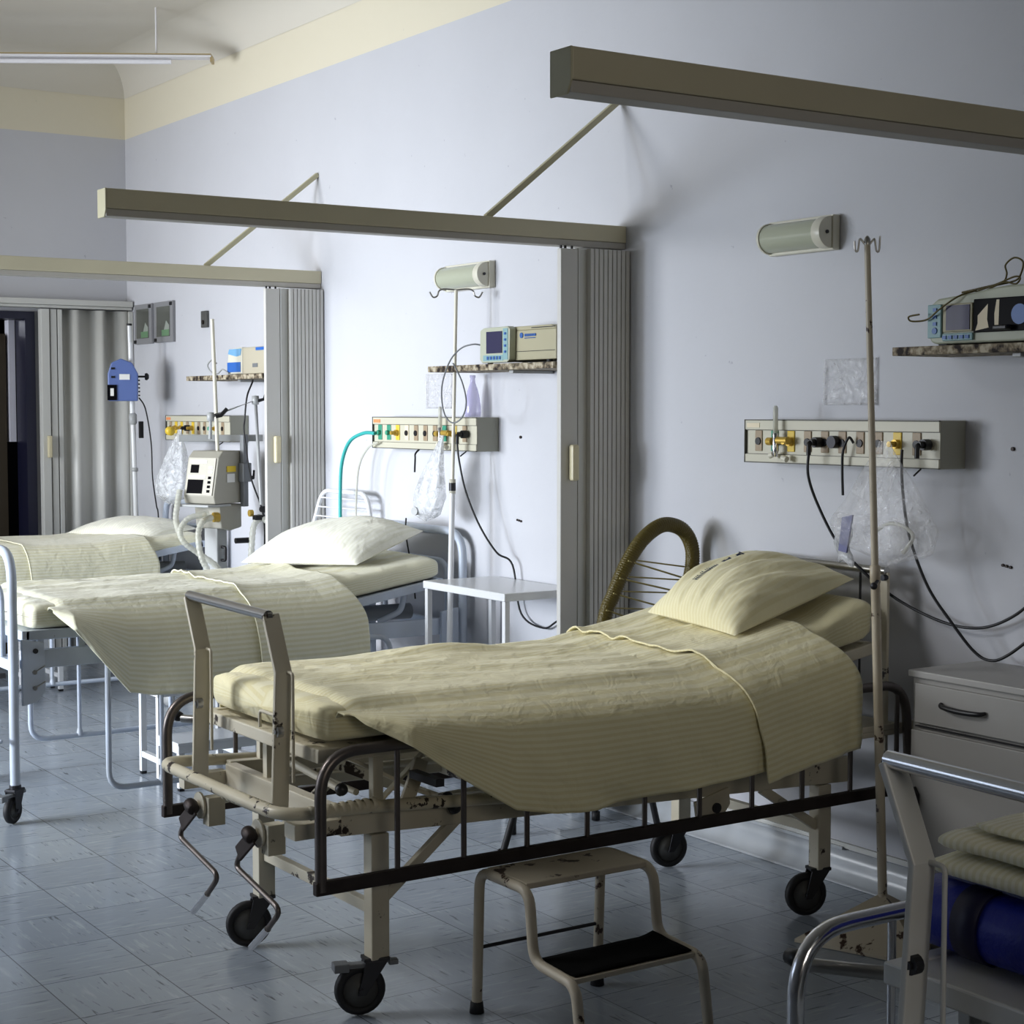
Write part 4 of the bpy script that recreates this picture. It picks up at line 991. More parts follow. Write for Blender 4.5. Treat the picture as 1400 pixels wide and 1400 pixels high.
# ------------------------------------------------------------------ gas and socket panels
def gas_panel(y0, y1, label, flow, plugs, colors):
    z0, z1 = 1.372, 1.517; xf = 3.868
    t = thing('service_panel', label, 'wall panel', (WX, (y0+y1)/2, 1.37), 'bedhead service panels')
    MB().bx(xf, WX-.001, y0, y1, z0, z1).build('housing', 'panel_side', t, .002)
    xo = xf-.0005
    b = MB(); ya = y0+.0; yb = y1
    b.bx(xo-.007, xo, ya+.0, yb, z1-.034, z1-.003); b.bx(xo-.007, xo, ya, yb, z0+.003, z0+.029)
    b.build('trim_strip', 'panel_face', t, .001)
    b = MB(); b.bx(xo-.002, xo, ya, yb-.012, z0+.030, z1-.035); b.build('recess', 'panel_face', t)
    b = MB(); b.bx(xo-.009, xo, ya, yb, z1-.003, z1); b.bx(xo-.009, xo, ya, yb, z0, z0+.003); b.bx(xo-.009, xo, yb-.003, yb, z0, z1)
    b.bx(xo-.004, xo-.002, ya, yb, z1-.036, z1-.034); b.bx(xo-.004, xo-.002, ya, yb, z0+.0285, z0+.0305); b.build('edging', 'panel_edge', t)
    b = MB(); b.bx(xo-.0085, xo-.007, yb-.075, yb-.012, z1-.027, z1-.012); b.build('label_strip', 'orange_label' if y0 > 5 else 'paper_cream', t)
    L = yb-.03-ya; n = 10; zc = (z0+z1)/2
    for k in range(n):
        y = yb-.068-k*(L-.05)/n
        c = colors[k % len(colors)]
        m = {'w': 'plate_wood', 'y': 'outlet_yellow', 'g': 'outlet_green', 'p': 'paper_cream'}[c]
        b = MB(); b.bx(xo-.006, xo-.002, y-.017, y+.017, zc-.033, zc+.036); o = b.build('outlet_plate', m, t, .003)
        b = MB()
        if c in 'wp': b.disc((xo-.008, y, zc), (1, 0, 0), .0125, .004, 14); b.build('socket', 'black_plastic', o)
        elif c == 'y': b.disc((xo-.012, y, zc), (1, 0, 0), .014, .016, 14); b.disc((xo-.030, y, zc), (1, 0, 0), .009, .024, 12); b.each('valve', 'brass', o)
        else: b.disc((xo-.012, y, zc), (1, 0, 0), .011, .014, 12); b.each('valve', 'outlet_green', o)
    b = MB()
    b.tube([(3.82, y0+.06, z0-.02), (3.85, y0+.06, z0)], .003, 6); b.build('pull_chain', 'iron_dark', t)
    return t
gas_panel(3.52, 4.386, 'cream bedhead socket and gas panel behind the nearest bed', True, [], 'wgywwwwwyw')
gas_panel(6.09, 6.99, 'cream bedhead socket and gas panel above the middle bed', True, [], 'ggypwwwgyw')
gas_panel(8.60, 9.50, 'cream bedhead socket and gas panel behind the ventilator', True, [], 'wyywywwgyw')
def flowmeter(y, label, x=3.80, z=1.445):
    t = thing('flowmeter', label, 'flowmeter', (x, y, z), 'oxygen flowmeters plugged into the panels')
    b = MB(); b.lathe([(0, .025), (.0085, .025), (.0085, .12), (.005, .128), (0, .128)], (x, y, z-.01), (0, 0, 1), 14); b.build('glass_tube', 'hose_clear', t)
    b = MB(); b.lathe([(0, -.05), (.008, -.05), (.010, -.03), (.010, .026), (.0085, .028)], (x, y, z), (0, 0, 1), 14); b.build('chrome_body', 'chrome', t)
    b = MB(); b.tube([(x, y, z+.004), (3.845, y-.005, z+.004)], .008, 10); b.disc((x-.0, y+.026, z), (0, 1, 0), .013, .022, 14); b.disc((3.835, y-.035, z+.004), (0, 1, 0), .012, .05, 12); b.build('brass_fitting', 'brass', t)
    b = MB(); b.disc((x, y-.045, z-.055), (0, 1, .3), .010, .022, 12); b.disc((x, y+.018, z-.045), (0, 1, -.4), .009, .018, 12); b.each('knob', 'lamp_shell', t)
flowmeter(4.205, 'clear oxygen flowmeter on the panel behind the nearest bed', 3.835)
flowmeter(6.33, 'clear oxygen flowmeter on the panel above the middle bed', 3.83)
def plug(y, label, xs=3.82, z=1.445, m='black_plastic', grp='plugs in the bedhead panels'):
    b = MB(); b.disc((3.846, y, z), (1, 0, 0), .017, .026, 14); b.disc((3.826, y, z), (1, 0, 0), .011, .02, 12); b.tube(spline([(3.822, y, z), (3.812, y, z-.006), (3.811, y, z-.04)], 5), .0075, 10)
    return tag(b.build('plug', m), label, 'plug', grp)
plug(4.022, 'black angled plug, leftmost in the panel behind the nearest bed')
plug(3.56, 'large black plug at the right end of the nearest panel')
plug(6.16, 'black plug in the panel over the middle bed')
plug(9.15, 'black plug in the panel behind the ventilator')
b = MB(); b.disc((3.850, 3.952, 1.447), (1, 0, 0), .020, .022, 18); tag(b.build('plug', 'iron_dark'), 'round dark adapter beside the angled plug in the nearest panel', 'plug', 'plugs in the bedhead panels')

def wl(px, py, x): return None
# cables at the nearest panel (world coordinates traced on the wall)
cable('power_cable', 'black cable drooping from the angled plug behind the nearest bed to the right', [(3.811, 4.022, 1.41), (3.81, 4.022, 1.34), (3.83, 4.00, 1.25), (3.85, 3.93, 1.13), (3.87, 3.83, 1.04), (3.90, 3.72, .965), (3.92, 3.58, .915), (3.93, 3.46, .900), (3.94, 3.36, .92), (3.94, 3.25, .985), (3.945, 3.17, 1.09), (3.95, 3.10, 1.25), (3.95, 3.05, 1.45), (3.90, 3.02, 1.70), (3.94, 3.0, 1.74)], .0045, 'black_plastic', n=10)
cable('power_cable', 'black cable looping low from the large plug beside the cabinet', [(3.811, 3.62, 1.43), (3.81, 3.62, 1.38), (3.82, 3.62, 1.28), (3.83, 3.60, 1.16), (3.85, 3.545, 1.02), (3.87, 3.47, .92), (3.89, 3.40, .84), (3.90, 3.345, .818), (3.91, 3.29, .84), (3.92, 3.20, .91), (3.94, 3.10, 1.0), (3.95, 3.0, 1.12), (3.95, 2.96, 1.4)], .0045, 'black_plastic', n=10)
cable('short_cable', 'short loose black cable hanging from the nearest panel', [(3.85, 3.862, 1.445), (3.842, 3.875, 1.462), (3.838, 3.895, 1.42), (3.840, 3.90, 1.36), (3.842, 3.898, 1.28)], .0042, 'black_plastic')
cable('power_cable', 'black cable running down the wall behind the white table', [(3.811, 6.16, 1.41), (3.815, 6.15, 1.33), (3.83, 6.12, 1.20), (3.86, 6.06, 1.06), (3.90, 5.99, .95), (3.94, 5.93, .90), (3.95, 5.88, .70), (3.955, 5.72, .655), (3.955, 5.60, .70), (3.955, 5.45, .69), (3.955, 5.33, .70)], .0042, 'black_plastic', n=8)
cable('short_cable', 'short black cable below the middle panel', [(3.90, 6.60, 1.385), (3.865, 6.60, 1.355), (3.862, 6.60, 1.33), (3.865, 6.61, 1.27)], .0042, 'black_plastic')
cable('power_cable', 'thin black cord hanging behind the middle headboard', [(3.86, 6.68, 1.06), (3.86, 6.68, .98), (3.86, 6.62, .80), (3.86, 6.60, .70)], .0035, 'black_plastic')
cable('oxygen_hose', 'turquoise oxygen hose arching from the middle panel behind the pillow', [(3.84, 6.93, 1.44), (3.83, 7.02, 1.44), (3.81, 7.12, 1.40), (3.80, 7.18, 1.30), (3.80, 7.20, 1.15), (3.80, 7.20, .95)], .0085, 'green_hose')
cable('clear_hose', 'clear hose beside the turquoise hose at the middle panel', [(3.84, 6.90, 1.40), (3.83, 6.98, 1.37), (3.82, 7.05, 1.28), (3.82, 7.08, 1.1), (3.82, 7.08, .9)], .005, 'hose_clear')

# ------------------------------------------------------------------ plastic bags
def bag(label, c, w, h, d, top, seed, m='milky_film', tilt=0.):
    """gathered at top (x,y,z), bulging below; c lower centre"""
    top = Vector(top); c = Vector(c); b = MB()
    def fn(u, v):
        a = 2*pi*v; k = u
        ctr = top.lerp(c, k); ctr.y += tilt*sin(pi*k)*.5
        r = lerp([(0, .10), (.08, .16), (.35, .55), (.7, 1.), (.9, .85), (1., .05)], k)
        f = 1+.16*fbm(cos(a)*2.2, sin(a)*2.2+k*2.5, seed)+.10*sin(a*7+seed)*(1-k)
        return (ctr.x+cos(a)*d*r*f, ctr.y+sin(a)*w*r*f, ctr.z+.018*fbm(a*1.3, k*5, seed+5)*k)
    b.grid(fn, 36, 48); o = b.build('plastic_bag', m); return tag(o, label, 'plastic bag', 'clear plastic bags hanging from the panels')
o = bag('crumpled clear plastic bag of supplies hanging from the nearest panel', (3.80, 3.67, 1.085), .215, .3, .06, (3.80, 3.68, 1.455), 1., 'clear_film')
tag(MB().add([(3.79, 3.845, 1.215), (3.79, 3.80, 1.225), (3.795, 3.83, 1.105), (3.795, 3.865, 1.11)], [(0, 1, 2, 3)]).build('supply_packet', 'blue_pale', None, solid=.006), 'mauve packet inside the plastic bag beside the drip stand', 'packet')
b = MB()
def pk(u, v): return (3.81+.01*sin(u*9), 3.895-.06*v-.01*u, 1.20-.13*u+.01*sin(v*5))
b.grid(pk, 8, 6); tag(b.build('gauze_pack', 'milky_film', None, solid=.01), 'ribbed white gauze pack showing through the plastic bag', 'packet')
b = MB(); b.tube(spline([(3.81, 3.72, 1.18), (3.80, 3.66, 1.205), (3.80, 3.60, 1.20), (3.80, 3.56, 1.17), (3.80, 3.60, 1.12)], 6), .006, 8); tag(b.build('breathing_tube', 'hose_clear'), 'curled clear tube in the plastic bag of the nearest bay', 'tube')
bag('twisted clear plastic bag hanging from the middle panel', (3.78, 6.37, 1.065), .105, .3, .05, (3.80, 6.26, 1.44), 4., 'milky_film', .03)
bag('clear plastic bag hanging under the far panel beside the ventilator', (3.72, 9.10, 1.02), .17, .3, .09, (3.74, 9.0, 1.44), 7., 'milky_film')
b = MB(); b.disc((3.735, 6.385, 1.11), (1, .3, 0), .018, .012, 16); o = tag(b.build('mask_valve', 'grey_plastic'), 'round grey mask valve at the bottom of the middle bag', 'valve')
b = MB(); b.lathe([(0, -.02), (.022, -.02), (.026, .01), (.012, .03), (0, .03)], (3.69, 9.02, 1.43), (0, 1, .2), 14); tag(b.build('yellow_valve', 'outlet_yellow'), 'pale yellow flow valve left of the far panel', 'valve')

# clear wall envelopes
def envelope(y0, y1, z0, z1, label, m):
    t = MB(); t.grid(lambda u, v: (WX-.006-.004*fbm(u*5, v*5, y0), y0+(y1-y0)*u, z0+(z1-z0)*v), 14, 12)
    o = t.build('wall_envelope', m, None, solid=.0015); tag(o, label, 'plastic sleeve', 'clear sleeves taped to the wall')
    b = MB(); b.bx(WX-.012, WX-.004, y0, y0+.006, z0, z1); b.bx(WX-.012, WX-.004, y1-.008, y1, z0, z1); b.bx(WX-.012, WX-.004, y0, y1, z0, z0+.006); b.build('seam', 'clear_film', o)
envelope(3.885, 4.12, 1.565, 1.715, 'crinkled clear plastic sleeve on the wall above the nearest panel', 'clear_film')
envelope(6.46, 6.68, 1.555, 1.71, 'clear plastic sleeve on the wall above the middle panel', 'clear_film')

# bottle under the middle shelf
t = thing('plastic_bottle', 'lilac clear squeeze bottle standing on the middle panel', 'bottle', (3.91, 6.20, 1.518))
b = MB(); b.lathe([(0, 0), (.034, 0), (.036, .02), (.034, .05), (.030, .08), (.024, .11), (.012, .145), (.010, .165), (.013, .168), (.013, .178), (0, .178)], (3.915, 6.20, 1.519), (0, 0, 1), 20); b.build('bottle_body', 'bottle_lilac', t)

# ------------------------------------------------------------------ monitors
t = thing('patient_monitor', 'beige patient monitor with dark screen on the middle granite shelf', 'monitor', (3.83, 5.65, 1.734))
x0 = 3.745
b = MB(); b.bx(x0+.02, 3.95, 5.365, 5.86, 1.745, 1.862); b.prism([(5.365, 1.862), (5.365, 1.868), (5.40, 1.878), (5.83, 1.878), (5.86, 1.862)], 'x', x0+.02, 3.95); b.build('case', 'monitor_beige', t, .006)
b = MB(); b.prism([(5.642, 1.748), (5.638, 1.87), (5.655, 1.880), (5.83, 1.878), (5.856, 1.868), (5.858, 1.75), (5.84, 1.738), (5.66, 1.738)], 'x', x0-.012, x0+.019); fp = b.build('front_frame', 'monitor_shell', t, .003)
b = MB(); b.bx(x0-.0145, x0-.0125, 5.692, 5.806, 1.775, 1.862); b.build('screen', 'screen_blue', fp)
b = MB(); b.bx(x0-.014, x0-.0125, 5.65, 5.684, 1.748, 1.872); b.bx(x0-.0138, x0-.0125, 5.6845, 5.83, 1.745, 1.768); b.build('button_strip', 'monitor_cyan', fp)
b = MB()
for k in range(5): b.bx(x0-.0165, x0-.0145, 5.70+.022*k, 5.712+.022*k, 1.750, 1.763)
for k in range(4): b.bx(x0-.0165, x0-.0145, 5.660, 5.674, 1.775+.024*k, 1.784+.024*k)
b.each('button', 'button_blue', fp)
b = MB(); b.disc((x0+.018, 5.60, 1.842), (1, 0, 0), .011, .002, 14)
for k in range(7): b.bx(x0+.017, x0+.0195, 5.578-.0115*k-.009, 5.578-.0115*k, 1.837, 1.847)
for k in range(11): b.bx(x0+.0175, x0+.0195, 5.578-.007*k-.005, 5.578-.007*k, 1.829, 1.832)
b.build('maker_mark', 'button_blue', t)
b = MB(); b.bx(x0+.0175, x0+.0195, 5.37, 5.635, 1.778, 1.780); b.bx(x0+.0175, x0+.0195, 5.37, 5.53, 1.868, 1.871); b.build('case_seam', 'dark_gap', t)
b = MB()
for y in (5.40, 5.82):
    for x in (3.76, 3.93): b.disc((x, y, 1.739), (0, 0, 1), .012, .0105, 12)
b.each('rubber_foot', 'rubber', t)
cable('sensor_cable', 'grey sensor cable looping from the middle monitor past the shelf', [(3.74, 5.865, 1.812), (3.72, 5.89, 1.815), (3.70, 5.95, 1.80), (3.69, 6.02, 1.75), (3.69, 6.08, 1.66), (3.70, 6.10, 1.58), (3.70, 6.07, 1.52), (3.70, 6.01, 1.495), (3.70, 5.94, 1.52), (3.70, 5.91, 1.58), (3.70, 5.94, 1.66), (3.70, 6.0, 1.73), (3.705, 6.02, 1.74)], .0032, 'mid_grey', n=8)

t = thing('patient_monitor', 'wide grey-green patient monitor with glossy black panel at the right edge', 'monitor', (3.84, 3.2, 1.734))
b = MB(); pr = [(2.99, 1.745), (2.99, 1.888), (3.16, 1.892), (3.20, 1.889), (3.30, 1.877), (3.42, 1.866), (3.445, 1.85), (3.452, 1.76), (3.44, 1.742), (3.42, 1.737), (3.0, 1.737)]
b.prism(pr, 'x', 3.735, 3.93); b.build('case', 'monitor_shell', t, .006)
b = MB(); b.bx(3.728, 3.7345, 3.285, 3.392, 1.770, 1.850); b.build('screen_frame', 'monitor_beige', t, .002)
b = MB(); b.bx(3.7255, 3.7275, 3.292, 3.378, 1.775, 1.845); b.build('screen', 'screen_blue', t)
b = MB(); b.bx(3.726, 3.7345, 3.00, 3.278, 1.765, 1.858); gp = b.build('glossy_panel', 'black_glass', t, .002)
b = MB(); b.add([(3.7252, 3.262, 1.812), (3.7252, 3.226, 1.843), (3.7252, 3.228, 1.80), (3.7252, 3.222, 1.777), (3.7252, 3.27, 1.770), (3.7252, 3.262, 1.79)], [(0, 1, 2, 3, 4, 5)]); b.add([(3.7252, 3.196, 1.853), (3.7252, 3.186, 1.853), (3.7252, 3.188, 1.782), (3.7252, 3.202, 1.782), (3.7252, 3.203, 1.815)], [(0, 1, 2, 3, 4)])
b.build('painted_reflection', 'paper_cream', gp)  # flat cream shapes painted on as a reflection in the glass
b = MB(); b.bx(3.7265, 3.7345, 3.398, 3.448, 1.755, 1.850); b.bx(3.7265, 3.7345, 3.282, 3.392, 1.745, 1.766); bs = b.build('button_strip', 'monitor_cyan', t, .002)
b = MB()
for k in range(5): b.bx(3.7235, 3.726, 3.292+.021*k, 3.306+.021*k, 1.750, 1.760)
for k in range(3): b.bx(3.7235, 3.726, 3.413, 3.426, 1.79+.02*k, 1.80+.02*k)
b.disc((3.725, 3.42, 1.775), (1, 0, 0), .009, .003, 16); b.disc((3.725, 3.115, 1.81), (1, 0, 0), .028, .004, 20); b.each('button', 'button_blue', bs)
b = MB(); b.bx(3.70, 3.7245, 3.14, 3.19, 1.768, 1.782); b.build('connector', 'black_plastic', t, .004)
b = MB()
for x, y in ((3.75, 3.05), (3.75, 3.40), (3.91, 3.05), (3.91, 3.40)): b.bx(x-.012, x+.012, y-.015, y+.015, 1.7335, 1.7368)
b.each('rubber_foot', 'rubber', t)
cable('sensor_cable', 'thin olive cable coiled on top of the right-hand monitor', [(3.70, 3.455, 1.823), (3.695, 3.49, 1.818), (3.70, 3.485, 1.805), (3.715, 3.44, 1.808), (3.712, 3.39, 1.835), (3.72, 3.33, 1.868), (3.76, 3.30, 1.885), (3.77, 3.36, 1.883), (3.77, 3.28, 1.893), (3.77, 3.215, 1.903), (3.77, 3.20, 1.925), (3.77, 3.205, 1.95), (3.77, 3.175, 1.968), (3.77, 3.145, 1.955), (3.77, 3.15, 1.925), (3.77, 3.17, 1.905), (3.77, 3.25, 1.895)], .0026, 'olive_cord', n=8)
cable('sensor_cable', 'second olive cable looped over the right-hand monitor', [(3.76, 3.30, 1.882), (3.76, 3.22, 1.90), (3.76, 3.165, 1.915), (3.76, 3.145, 1.91), (3.76, 3.16, 1.895), (3.76, 3.20, 1.902), (3.76, 3.26, 1.884)], .0026, 'olive_cord', n=8)

t = thing('ventilator_module', 'beige and blue medical device on the far granite shelf', 'medical device', (3.86, 8.2, 1.734))
b = MB(); b.bx(3.79, 3.95, 7.95, 8.27, 1.736, 1.875); b.build('case', 'box_beige', t, .005)
b = MB(); b.prism([(8.272, 1.738), (8.272, 1.878), (8.44, 1.87), (8.47, 1.75), (8.46, 1.738)], 'x', 3.79, 3.94); fp = b.build('front', 'lamp_shell', t, .004)
b = MB(); b.bx(3.7875, 3.7895, 8.29, 8.455, 1.748, 1.80); b.build('screen', 'box_blue', fp)
b = MB(); b.prism([(8.29, 1.835), (8.275, 1.87), (8.43, 1.87), (8.445, 1.845), (8.34, 1.83)], 'x', 3.7875, 3.7895); b.each('label_panel', 'box_light_blue', fp)
b = MB(); b.bx(3.7875, 3.7895, 7.96, 8.10, 1.856, 1.872); b.build('blue_strip', 'box_blue', t)
b = MB(); b.bx(3.7875, 3.7895, 8.08, 8.14, 1.77, 1.79); b.build('plate', 'mid_grey', t)
cable('probe_cable', 'coiled grey probe cable on the far granite shelf', [(3.78, 8.42, 1.742), (3.78, 8.50, 1.765), (3.78, 8.56, 1.745), (3.79, 8.66, 1.75), (3.79, 8.72, 1.79), (3.79, 8.66, 1.82), (3.79, 8.60, 1.80)], .004, 'grey_plastic')

# ------------------------------------------------------------------ ventilator on its stand
t = thing('ventilator', 'beige ventilator with control panel and breathing hoses beside the farthest bed', 'ventilator', (3.62, 8.35, 0))
VX, VY = 3.60, 8.30
Mv = Matrix.Translation((3.645, 8.32, 0)) @ Matrix.Rotation(radians(25), 4, 'Z')
b = MB(); b.prism([(-.105, 1.06), (-.115, 1.10), (-.075, 1.30), (-.04, 1.335), (.11, 1.335), (.13, 1.30), (.13, 1.08), (.10, 1.06)], 'y', -.10, .11, False, Mv); bd = b.build('body', 'vent_shell', t, .006)
# slanted front control panel faces -x
b = MB(); b.add([Mv @ Vector(p) for p in ((-.1185, -.088, 1.105), (-.1185, .098, 1.105), (-.0795, .098, 1.298), (-.0795, -.088, 1.298))], [(0, 1, 2, 3)]); fp = b.build('control_panel', 'vent_front', bd, solid=.003)
b = MB()
def vp(y0, y1, s0, s1, l=.003):
    f = lambda y, s: Mv @ Vector((-.1185+.039*s-l, y, 1.105+.193*s))
    b.add([f(y0, s0), f(y1, s0), f(y1, s1), f(y0, s1)], [(0, 1, 2, 3)])
vp(-.02, .085, .05, .42); vp(.02, .075, .60, .82)
for k in range(4): vp(-.07, -.05, .08+.12*k, .15+.12*k)
b.each('display', 'black_glass', fp)
b = MB(); vp(-.03, .085, .46, .54); vp(-.03, .085, .86, .95); vp(-.075, -.045, .60, .66); vp(-.075, -.045, .72, .78); b.each('label_panel', 'paper_white', fp)
b = MB(); b.bx(-.015, .055, -.104, -.1005, 1.225, 1.255, Mv); b.build('warning_sticker', 'sticker_yellow', bd)
b = MB(); b.bx(-.015, .045, -.104, -.1005, 1.170, 1.215, Mv); b.build('info_sticker', 'paper_white', bd)
b = MB(); b.prism([(-.04, .93), (-.055, 1.055), (.12, 1.055), (.12, .93), (.03, .915)], 'y', -.085, .09, False, Mv); b.build('lower_housing', 'vent_shell', t, .006)
b = MB(); b.bx(-.16, .02, -.10, .10, 1.045, 1.058, Mv); b.build('tray', 'grey_plastic', t, .004)
b = MB(); b.bx(.088, .125, -.13, -.102, 1.04, 1.42, Mv); b.bx(.075, .14, -.14, -.102, 1.17, 1.27, Mv); b.build('clamp_column', 'mid_grey', t, .004)
b = MB(); b.tube([Mv @ Vector((.10, -.12, 1.20)), Mv @ Vector((.165, -.13, 1.19))], .010, 8); b.tube([Mv @ Vector((.165, -.13, 1.19)), Mv @ Vector((.17, -.13, 1.23))], .006, 8); b.disc(Mv @ Vector((.10, -.105, .86)), (1, 0, 0), .015, .08, 12); b.each('clamp_knob', 'black_plastic', t)
b = MB(); b.bx(-.03, .05, -.045, .045, .07, .93, Mv); b.build('column', 'grey_plastic', t, .006)
b = MB(); b.tube(fillet([Mv @ Vector((.0, -.05, .76)), Mv @ Vector((.0, -.075, .76)), Mv @ Vector((.0, -.075, .83)), Mv @ Vector((.0, -.05, .83))], .01, 3), .008, 8); b.build('cable_hook', 'black_plastic', t)
b = MB()
for k in range(5): a = k*2*pi/5; b.tube([Mv @ Vector((0, 0, .09)), Mv @ Vector((.25*cos(a), .25*sin(a), .07))], .018, 8); b.lathe([(0, -.012), (.035, -.012), (.035, .012), (0, .012)], Mv @ Vector((.25*cos(a), .25*sin(a), .037)), (1, .3, 0), 12)
b.build('wheeled_base', 'grey_plastic', t)
b = MB(); b.flat([(3.49, 8.42, 1.40), (3.90, 8.26, 1.40)], .035, .022, (0, 0, 1)); b.build('cross_rail', 'grey_plastic', t, .003)
b = MB(); b.tube([(3.650, 8.28, 1.335), (3.627, 8.28, 2.02)], .0105, 10); b.build('tall_pole', 'lamp_shell', t)
b = MB(); arm = [(3.56, 8.17, 1.40), (3.556, 8.15, 1.513), (3.808, 8.15, 1.599), (3.835, 8.15, 1.053)]
b.tube(arm, .0095, 10)
for p in arm[1:3]: b.lathe([(0, -.024), (.018, -.022), (.02, 0), (.018, .022), (0, .024)], p, (0, 0, 1), 12)
b.build('support_arm', 'grey_plastic', t)
b = MB(); b.tube([(3.815, 8.14, 1.595), (3.845, 8.12, 1.605), (3.860, 8.11, 1.665)], .009, 8); b.tube([(3.575, 8.13, 1.515), (3.60, 8.12, 1.52), (3.63, 8.11, 1.555)], .010, 8); b.disc((3.838, 8.13, 1.03), (0, 1, 0), .018, .03, 10); b.bx(3.79, 3.88, 8.12, 8.16, .975, 1.0); b.each('arm_lever', 'black_plastic', t)
def corr(name, pts, r):
    P = spline(pts, 14); n = len(P)
    b = MB(); b.tube(P, r, 10, rfun=lambda s: r*(1+.10*sin(s*n*1.9))); return b.build(name, 'hose_clear', t)
corr('breathing_hose', [(3.585, 8.22, .99), (3.52, 8.18, .975), (3.485, 8.16, .91), (3.49, 8.14, .80), (3.52, 8.12, .72), (3.56, 8.10, .60), (3.58, 8.10, .45)], .016)
corr('breathing_hose', [(3.57, 8.22, 1.01), (3.47, 8.24, .99), (3.42, 8.24, .93), (3.43, 8.22, .87), (3.50, 8.20, .81), (3.60, 8.16, .72), (3.62, 8.14, .55)], .015)
corr('breathing_hose', [(3.84, 8.14, .99), (3.79, 8.14, .95), (3.765, 8.12, .84), (3.75, 8.10, .70), (3.75, 8.1, .5)], .016)
corr('breathing_hose', [(3.81, 8.15, .99), (3.85, 8.12, .97), (3.88, 8.10, .90), (3.89, 8.10, .75), (3.89, 8.1, .5)], .016)
corr('breathing_hose', [(3.47, 8.36, 1.13), (3.45, 8.34, 1.07), (3.43, 8.32, .98), (3.43, 8.26, .90)], .016)
b = MB(); b.disc(Mv @ Vector((-.055, -.06, .99)), (1, 0, 0), .026, .03, 14); b.disc(Mv @ Vector((-.04, .02, .99)), (1, 0, 0), .022, .03, 14); b.disc((3.78, 8.16, 1.01), (1, 0, 0), .018, .02, 10); b.each('brass_connector', 'brass', t)
cable('power_cable', 'black cable from the far shelf device down to the ventilator', [(3.83, 8.25, 1.73), (3.835, 8.24, 1.70), (3.80, 8.235, 1.62), (3.785, 8.235, 1.50), (3.78, 8.23, 1.42), (3.80, 8.2, 1.2), (3.85, 8.15, .98), (3.84, 8.14, .7)], .0045, 'black_plastic')
cable('oxygen_hose', 'turquoise hose hanging behind the ventilator', [(3.91, 8.20, 1.0), (3.93, 8.20, .92), (3.935, 8.20, .80), (3.93, 8.20, .6)], .0075, 'green_hose')

# ------------------------------------------------------------------ framed wall pieces, hook, marks
for y0, y1, label in ((9.95, 10.23, 'small grey framed wall panel, nearer the corner of two'), (9.615, 9.90, 'small grey framed wall panel, nearer the shelf of two')):
    t = thing('wall_frame', label, 'picture frame', (WX, (y0+y1)/2, 1.95), 'small grey frames near the far corner')
    z0, z1 = 1.955, 2.20
    b = MB(); b.bx(WX-.02, WX-.001, y0, y1, z0, z1); b.build('frame', 'frame_grey', t, .003)
    b = MB(); b.bx(WX-.022, WX-.0205, y0+.04, y1-.04, z0+.035, z1-.03); g = b.build('dark_glass', 'picture_dark', t)
    b = MB(); b.prism([(y0+.045, z0+.04), (y0+.045, z0+.10), (y0+.09, z0+.13), (y0+.14, z0+.05)], 'x', WX-.0235, WX-.0222); b.build('pale_shape', 'picture_pale', g)
    b = MB(); b.bx(WX-.0245, WX-.0237, y0+.045, y0+.16, z0+.038, z0+.075); b.build('green_band', 'picture_green', g)
    b = MB(); b.bx(WX-.026, WX-.0205, y0+.005, y0+.035, z1-.028, z1-.008); b.bx(WX-.026, WX-.0205, y1-.035, y1-.005, z0+.006, z0+.026); b.each('corner_clip', 'black_plastic', t)
b = MB(); b.bx(WX-.018, WX-.001, 9.12, 9.20, 2.02, 2.115); o = b.build('wall_bracket', 'wheel_hub', None, .003); tag(o, 'small rusty bracket on the wall above the ventilator', 'bracket')
MB().disc((WX-.022, 9.16, 2.05), (1, 0, 0), .012, .008, 10).each('screw', 'rusty_bar', o)
for i, (y, z, lab) in enumerate(((5.93, 1.085, 'rusty screw plug in the wall below the middle shelf'), (5.92, 1.435, 'small screw hole right of the middle panel'), (3.34, 1.435, 'dark screw hole right of the nearest panel'), (3.355, 1.09, 'row of small screw holes above the cabinet'))):
    b = MB()
    if i in (0, 3):
        for k in (-1, 0, 1): b.disc((WX-.003, y+k*.014, z+.002*k), (1, 0, 0), .0045, .006, 8)
    else: b.disc((WX-.003, y, z), (1, 0, 0), .006, .006, 8)
    tag(b.build('wall_screw', 'rusty_bar'), lab, 'screw', 'old screw marks on the wall')

# fluorescent fitting under the ceiling
t = thing('fluorescent_lamp', 'long unlit fluorescent lamp fitting under the ceiling, top left', 'ceiling light', (3.2, 9.1, 3.5))
E1, E0 = Vector((3.829, 8.705, 3.455)), Vector((1.9, 9.895, 3.455)); dl = (E1-E0).normalized()
b = MB(); b.flat([E0, E1], .085, .012, (dl.y, -dl.x, 0)); b.build('housing', 'tube_white', t, .002)
b = MB(); b.flat([E0+Vector((0, 0, .009)), E1+Vector((0, 0, .009))], .095, .005, (dl.y, -dl.x, 0)); b.build('metal_edge', 'gold_edge', t)
b = MB(); b.tube([E0+Vector((0, 0, -.024)), E1-dl*.22+Vector((0, 0, -.024))], .013, 12); b.build('tube', 'tube_white', t)
b = MB(); b.bx(-.006, .006, -.04, .04, -.03, 0, Matrix.Translation(E1) @ Matrix.Rotation(math.atan2(dl.y, dl.x), 4, 'Z')); b.build('end_plate', 'gold_edge', t)
b = MB(); b.tube([E1-dl*.3+Vector((0, 0, .01)), E1-dl*.3+Vector((0, 0, RZ-3.455))], .006, 8); b.tube([E0+dl*.3+Vector((0, 0, .01)), E0+dl*.3+Vector((0, 0, RZ-3.455))], .006, 8); b.build('hanger_rod', 'tube_white', t)

for o in bpy.data.objects:
    if '_o' in o: del o['_o']

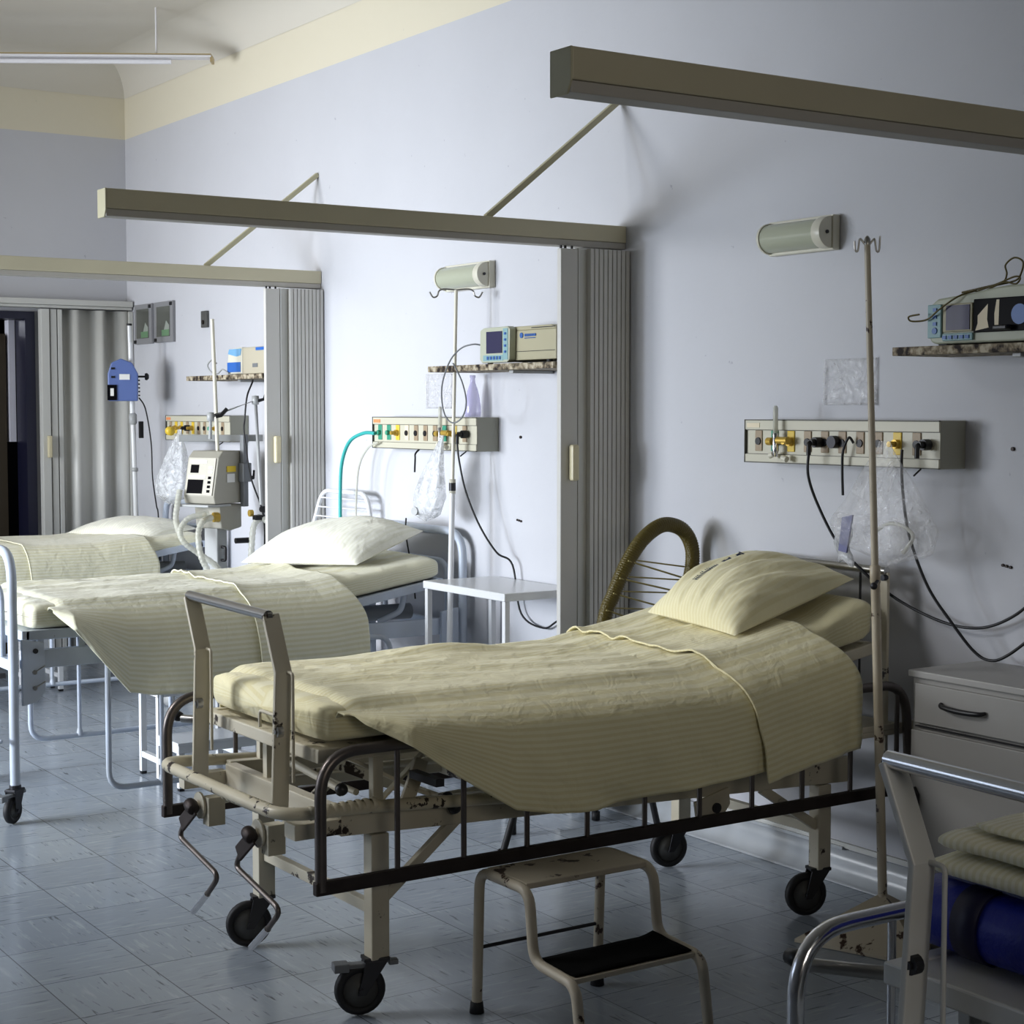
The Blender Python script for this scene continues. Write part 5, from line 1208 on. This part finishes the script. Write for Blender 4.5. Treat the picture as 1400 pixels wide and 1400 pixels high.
# ------------------------------------------------------------------ light
def area(name, loc, tgt, sx, sy, power, col, spread=180):
    l = bpy.data.lights.new(name, 'AREA'); l.shape = 'RECTANGLE'; l.size = sx; l.size_y = sy; l.energy = power; l.color = col; l.spread = radians(spread)
    o = bpy.data.objects.new(name, l); COL.objects.link(o); o.location = loc
    o.rotation_euler = (Vector(tgt)-Vector(loc)).to_track_quat('-Z', 'Y').to_euler(); return o
area('window_light_a', (RX0-.02, 6.4, 1.8), (3.6, 7.2, 1.0), 1.3, 1.6, 28, (.965, .98, 1.), 75)
area('window_light_b', (RX0-.02, 8.55, 1.8), (3.5, 7.6, 1.1), 1.6, 1.6, 60, (.97, .985, 1.), 90)
area('window_light_c', (RX0-.02, 7.2, 1.35), (3.9, 7.1, .7), 1.2, .7, 62, (.78, .87, 1.), 80)
area('ceiling_fill', (.6, 9.6, 2.2), (3.6, 8.4, 3.3), .8, .8, 5.5, (1., .88, .74), 150)  # unseen warm fill, added to lift the far ceiling
area('near_fill', (1.0, -2.3, 2.3), (2.1, 5.0, 1.0), 1.8, 1.4, 8, (1., .94, .85), 80)
area('bay_fill', (-.6, 5.9, 3.3), (2.35, 4.15, .8), 1.3, .9, 5.5, (.98, .98, 1.), 36)  # unseen overhead fill, added to brighten the top of the nearest bed
area('corridor_light', (2.7, 11.6, 2.3), (2.9, 11.2, 1.7), .3, .5, 6, (.9, .93, 1.))
w = bpy.data.worlds.new('World'); bpy.context.scene.world = w; w.use_nodes = True
w.node_tree.nodes['Background'].inputs[0].default_value = (.72, .83, 1., 1); w.node_tree.nodes['Background'].inputs[1].default_value = 2.2

# ------------------------------------------------------------------ camera
cam = bpy.data.cameras.new('Camera'); co = bpy.data.objects.new('Camera', cam); COL.objects.link(co)
cam.sensor_width = 36; cam.sensor_fit = 'HORIZONTAL'; cam.lens = 2330*36/1400; cam.clip_start = .05; cam.clip_end = 100
yaw, pitch = radians(33.585689), radians(3.438531)
fw = Vector((sin(yaw)*cos(pitch), cos(yaw)*cos(pitch), -sin(pitch)))
co.location = (0, 0, 1.55); co.rotation_euler = fw.to_track_quat('-Z', 'Y').to_euler()
sc = bpy.context.scene; sc.camera = co
sc.view_settings.view_transform = 'Standard'; sc.view_settings.look = 'None'; sc.view_settings.exposure = 0.03; sc.view_settings.gamma = .88
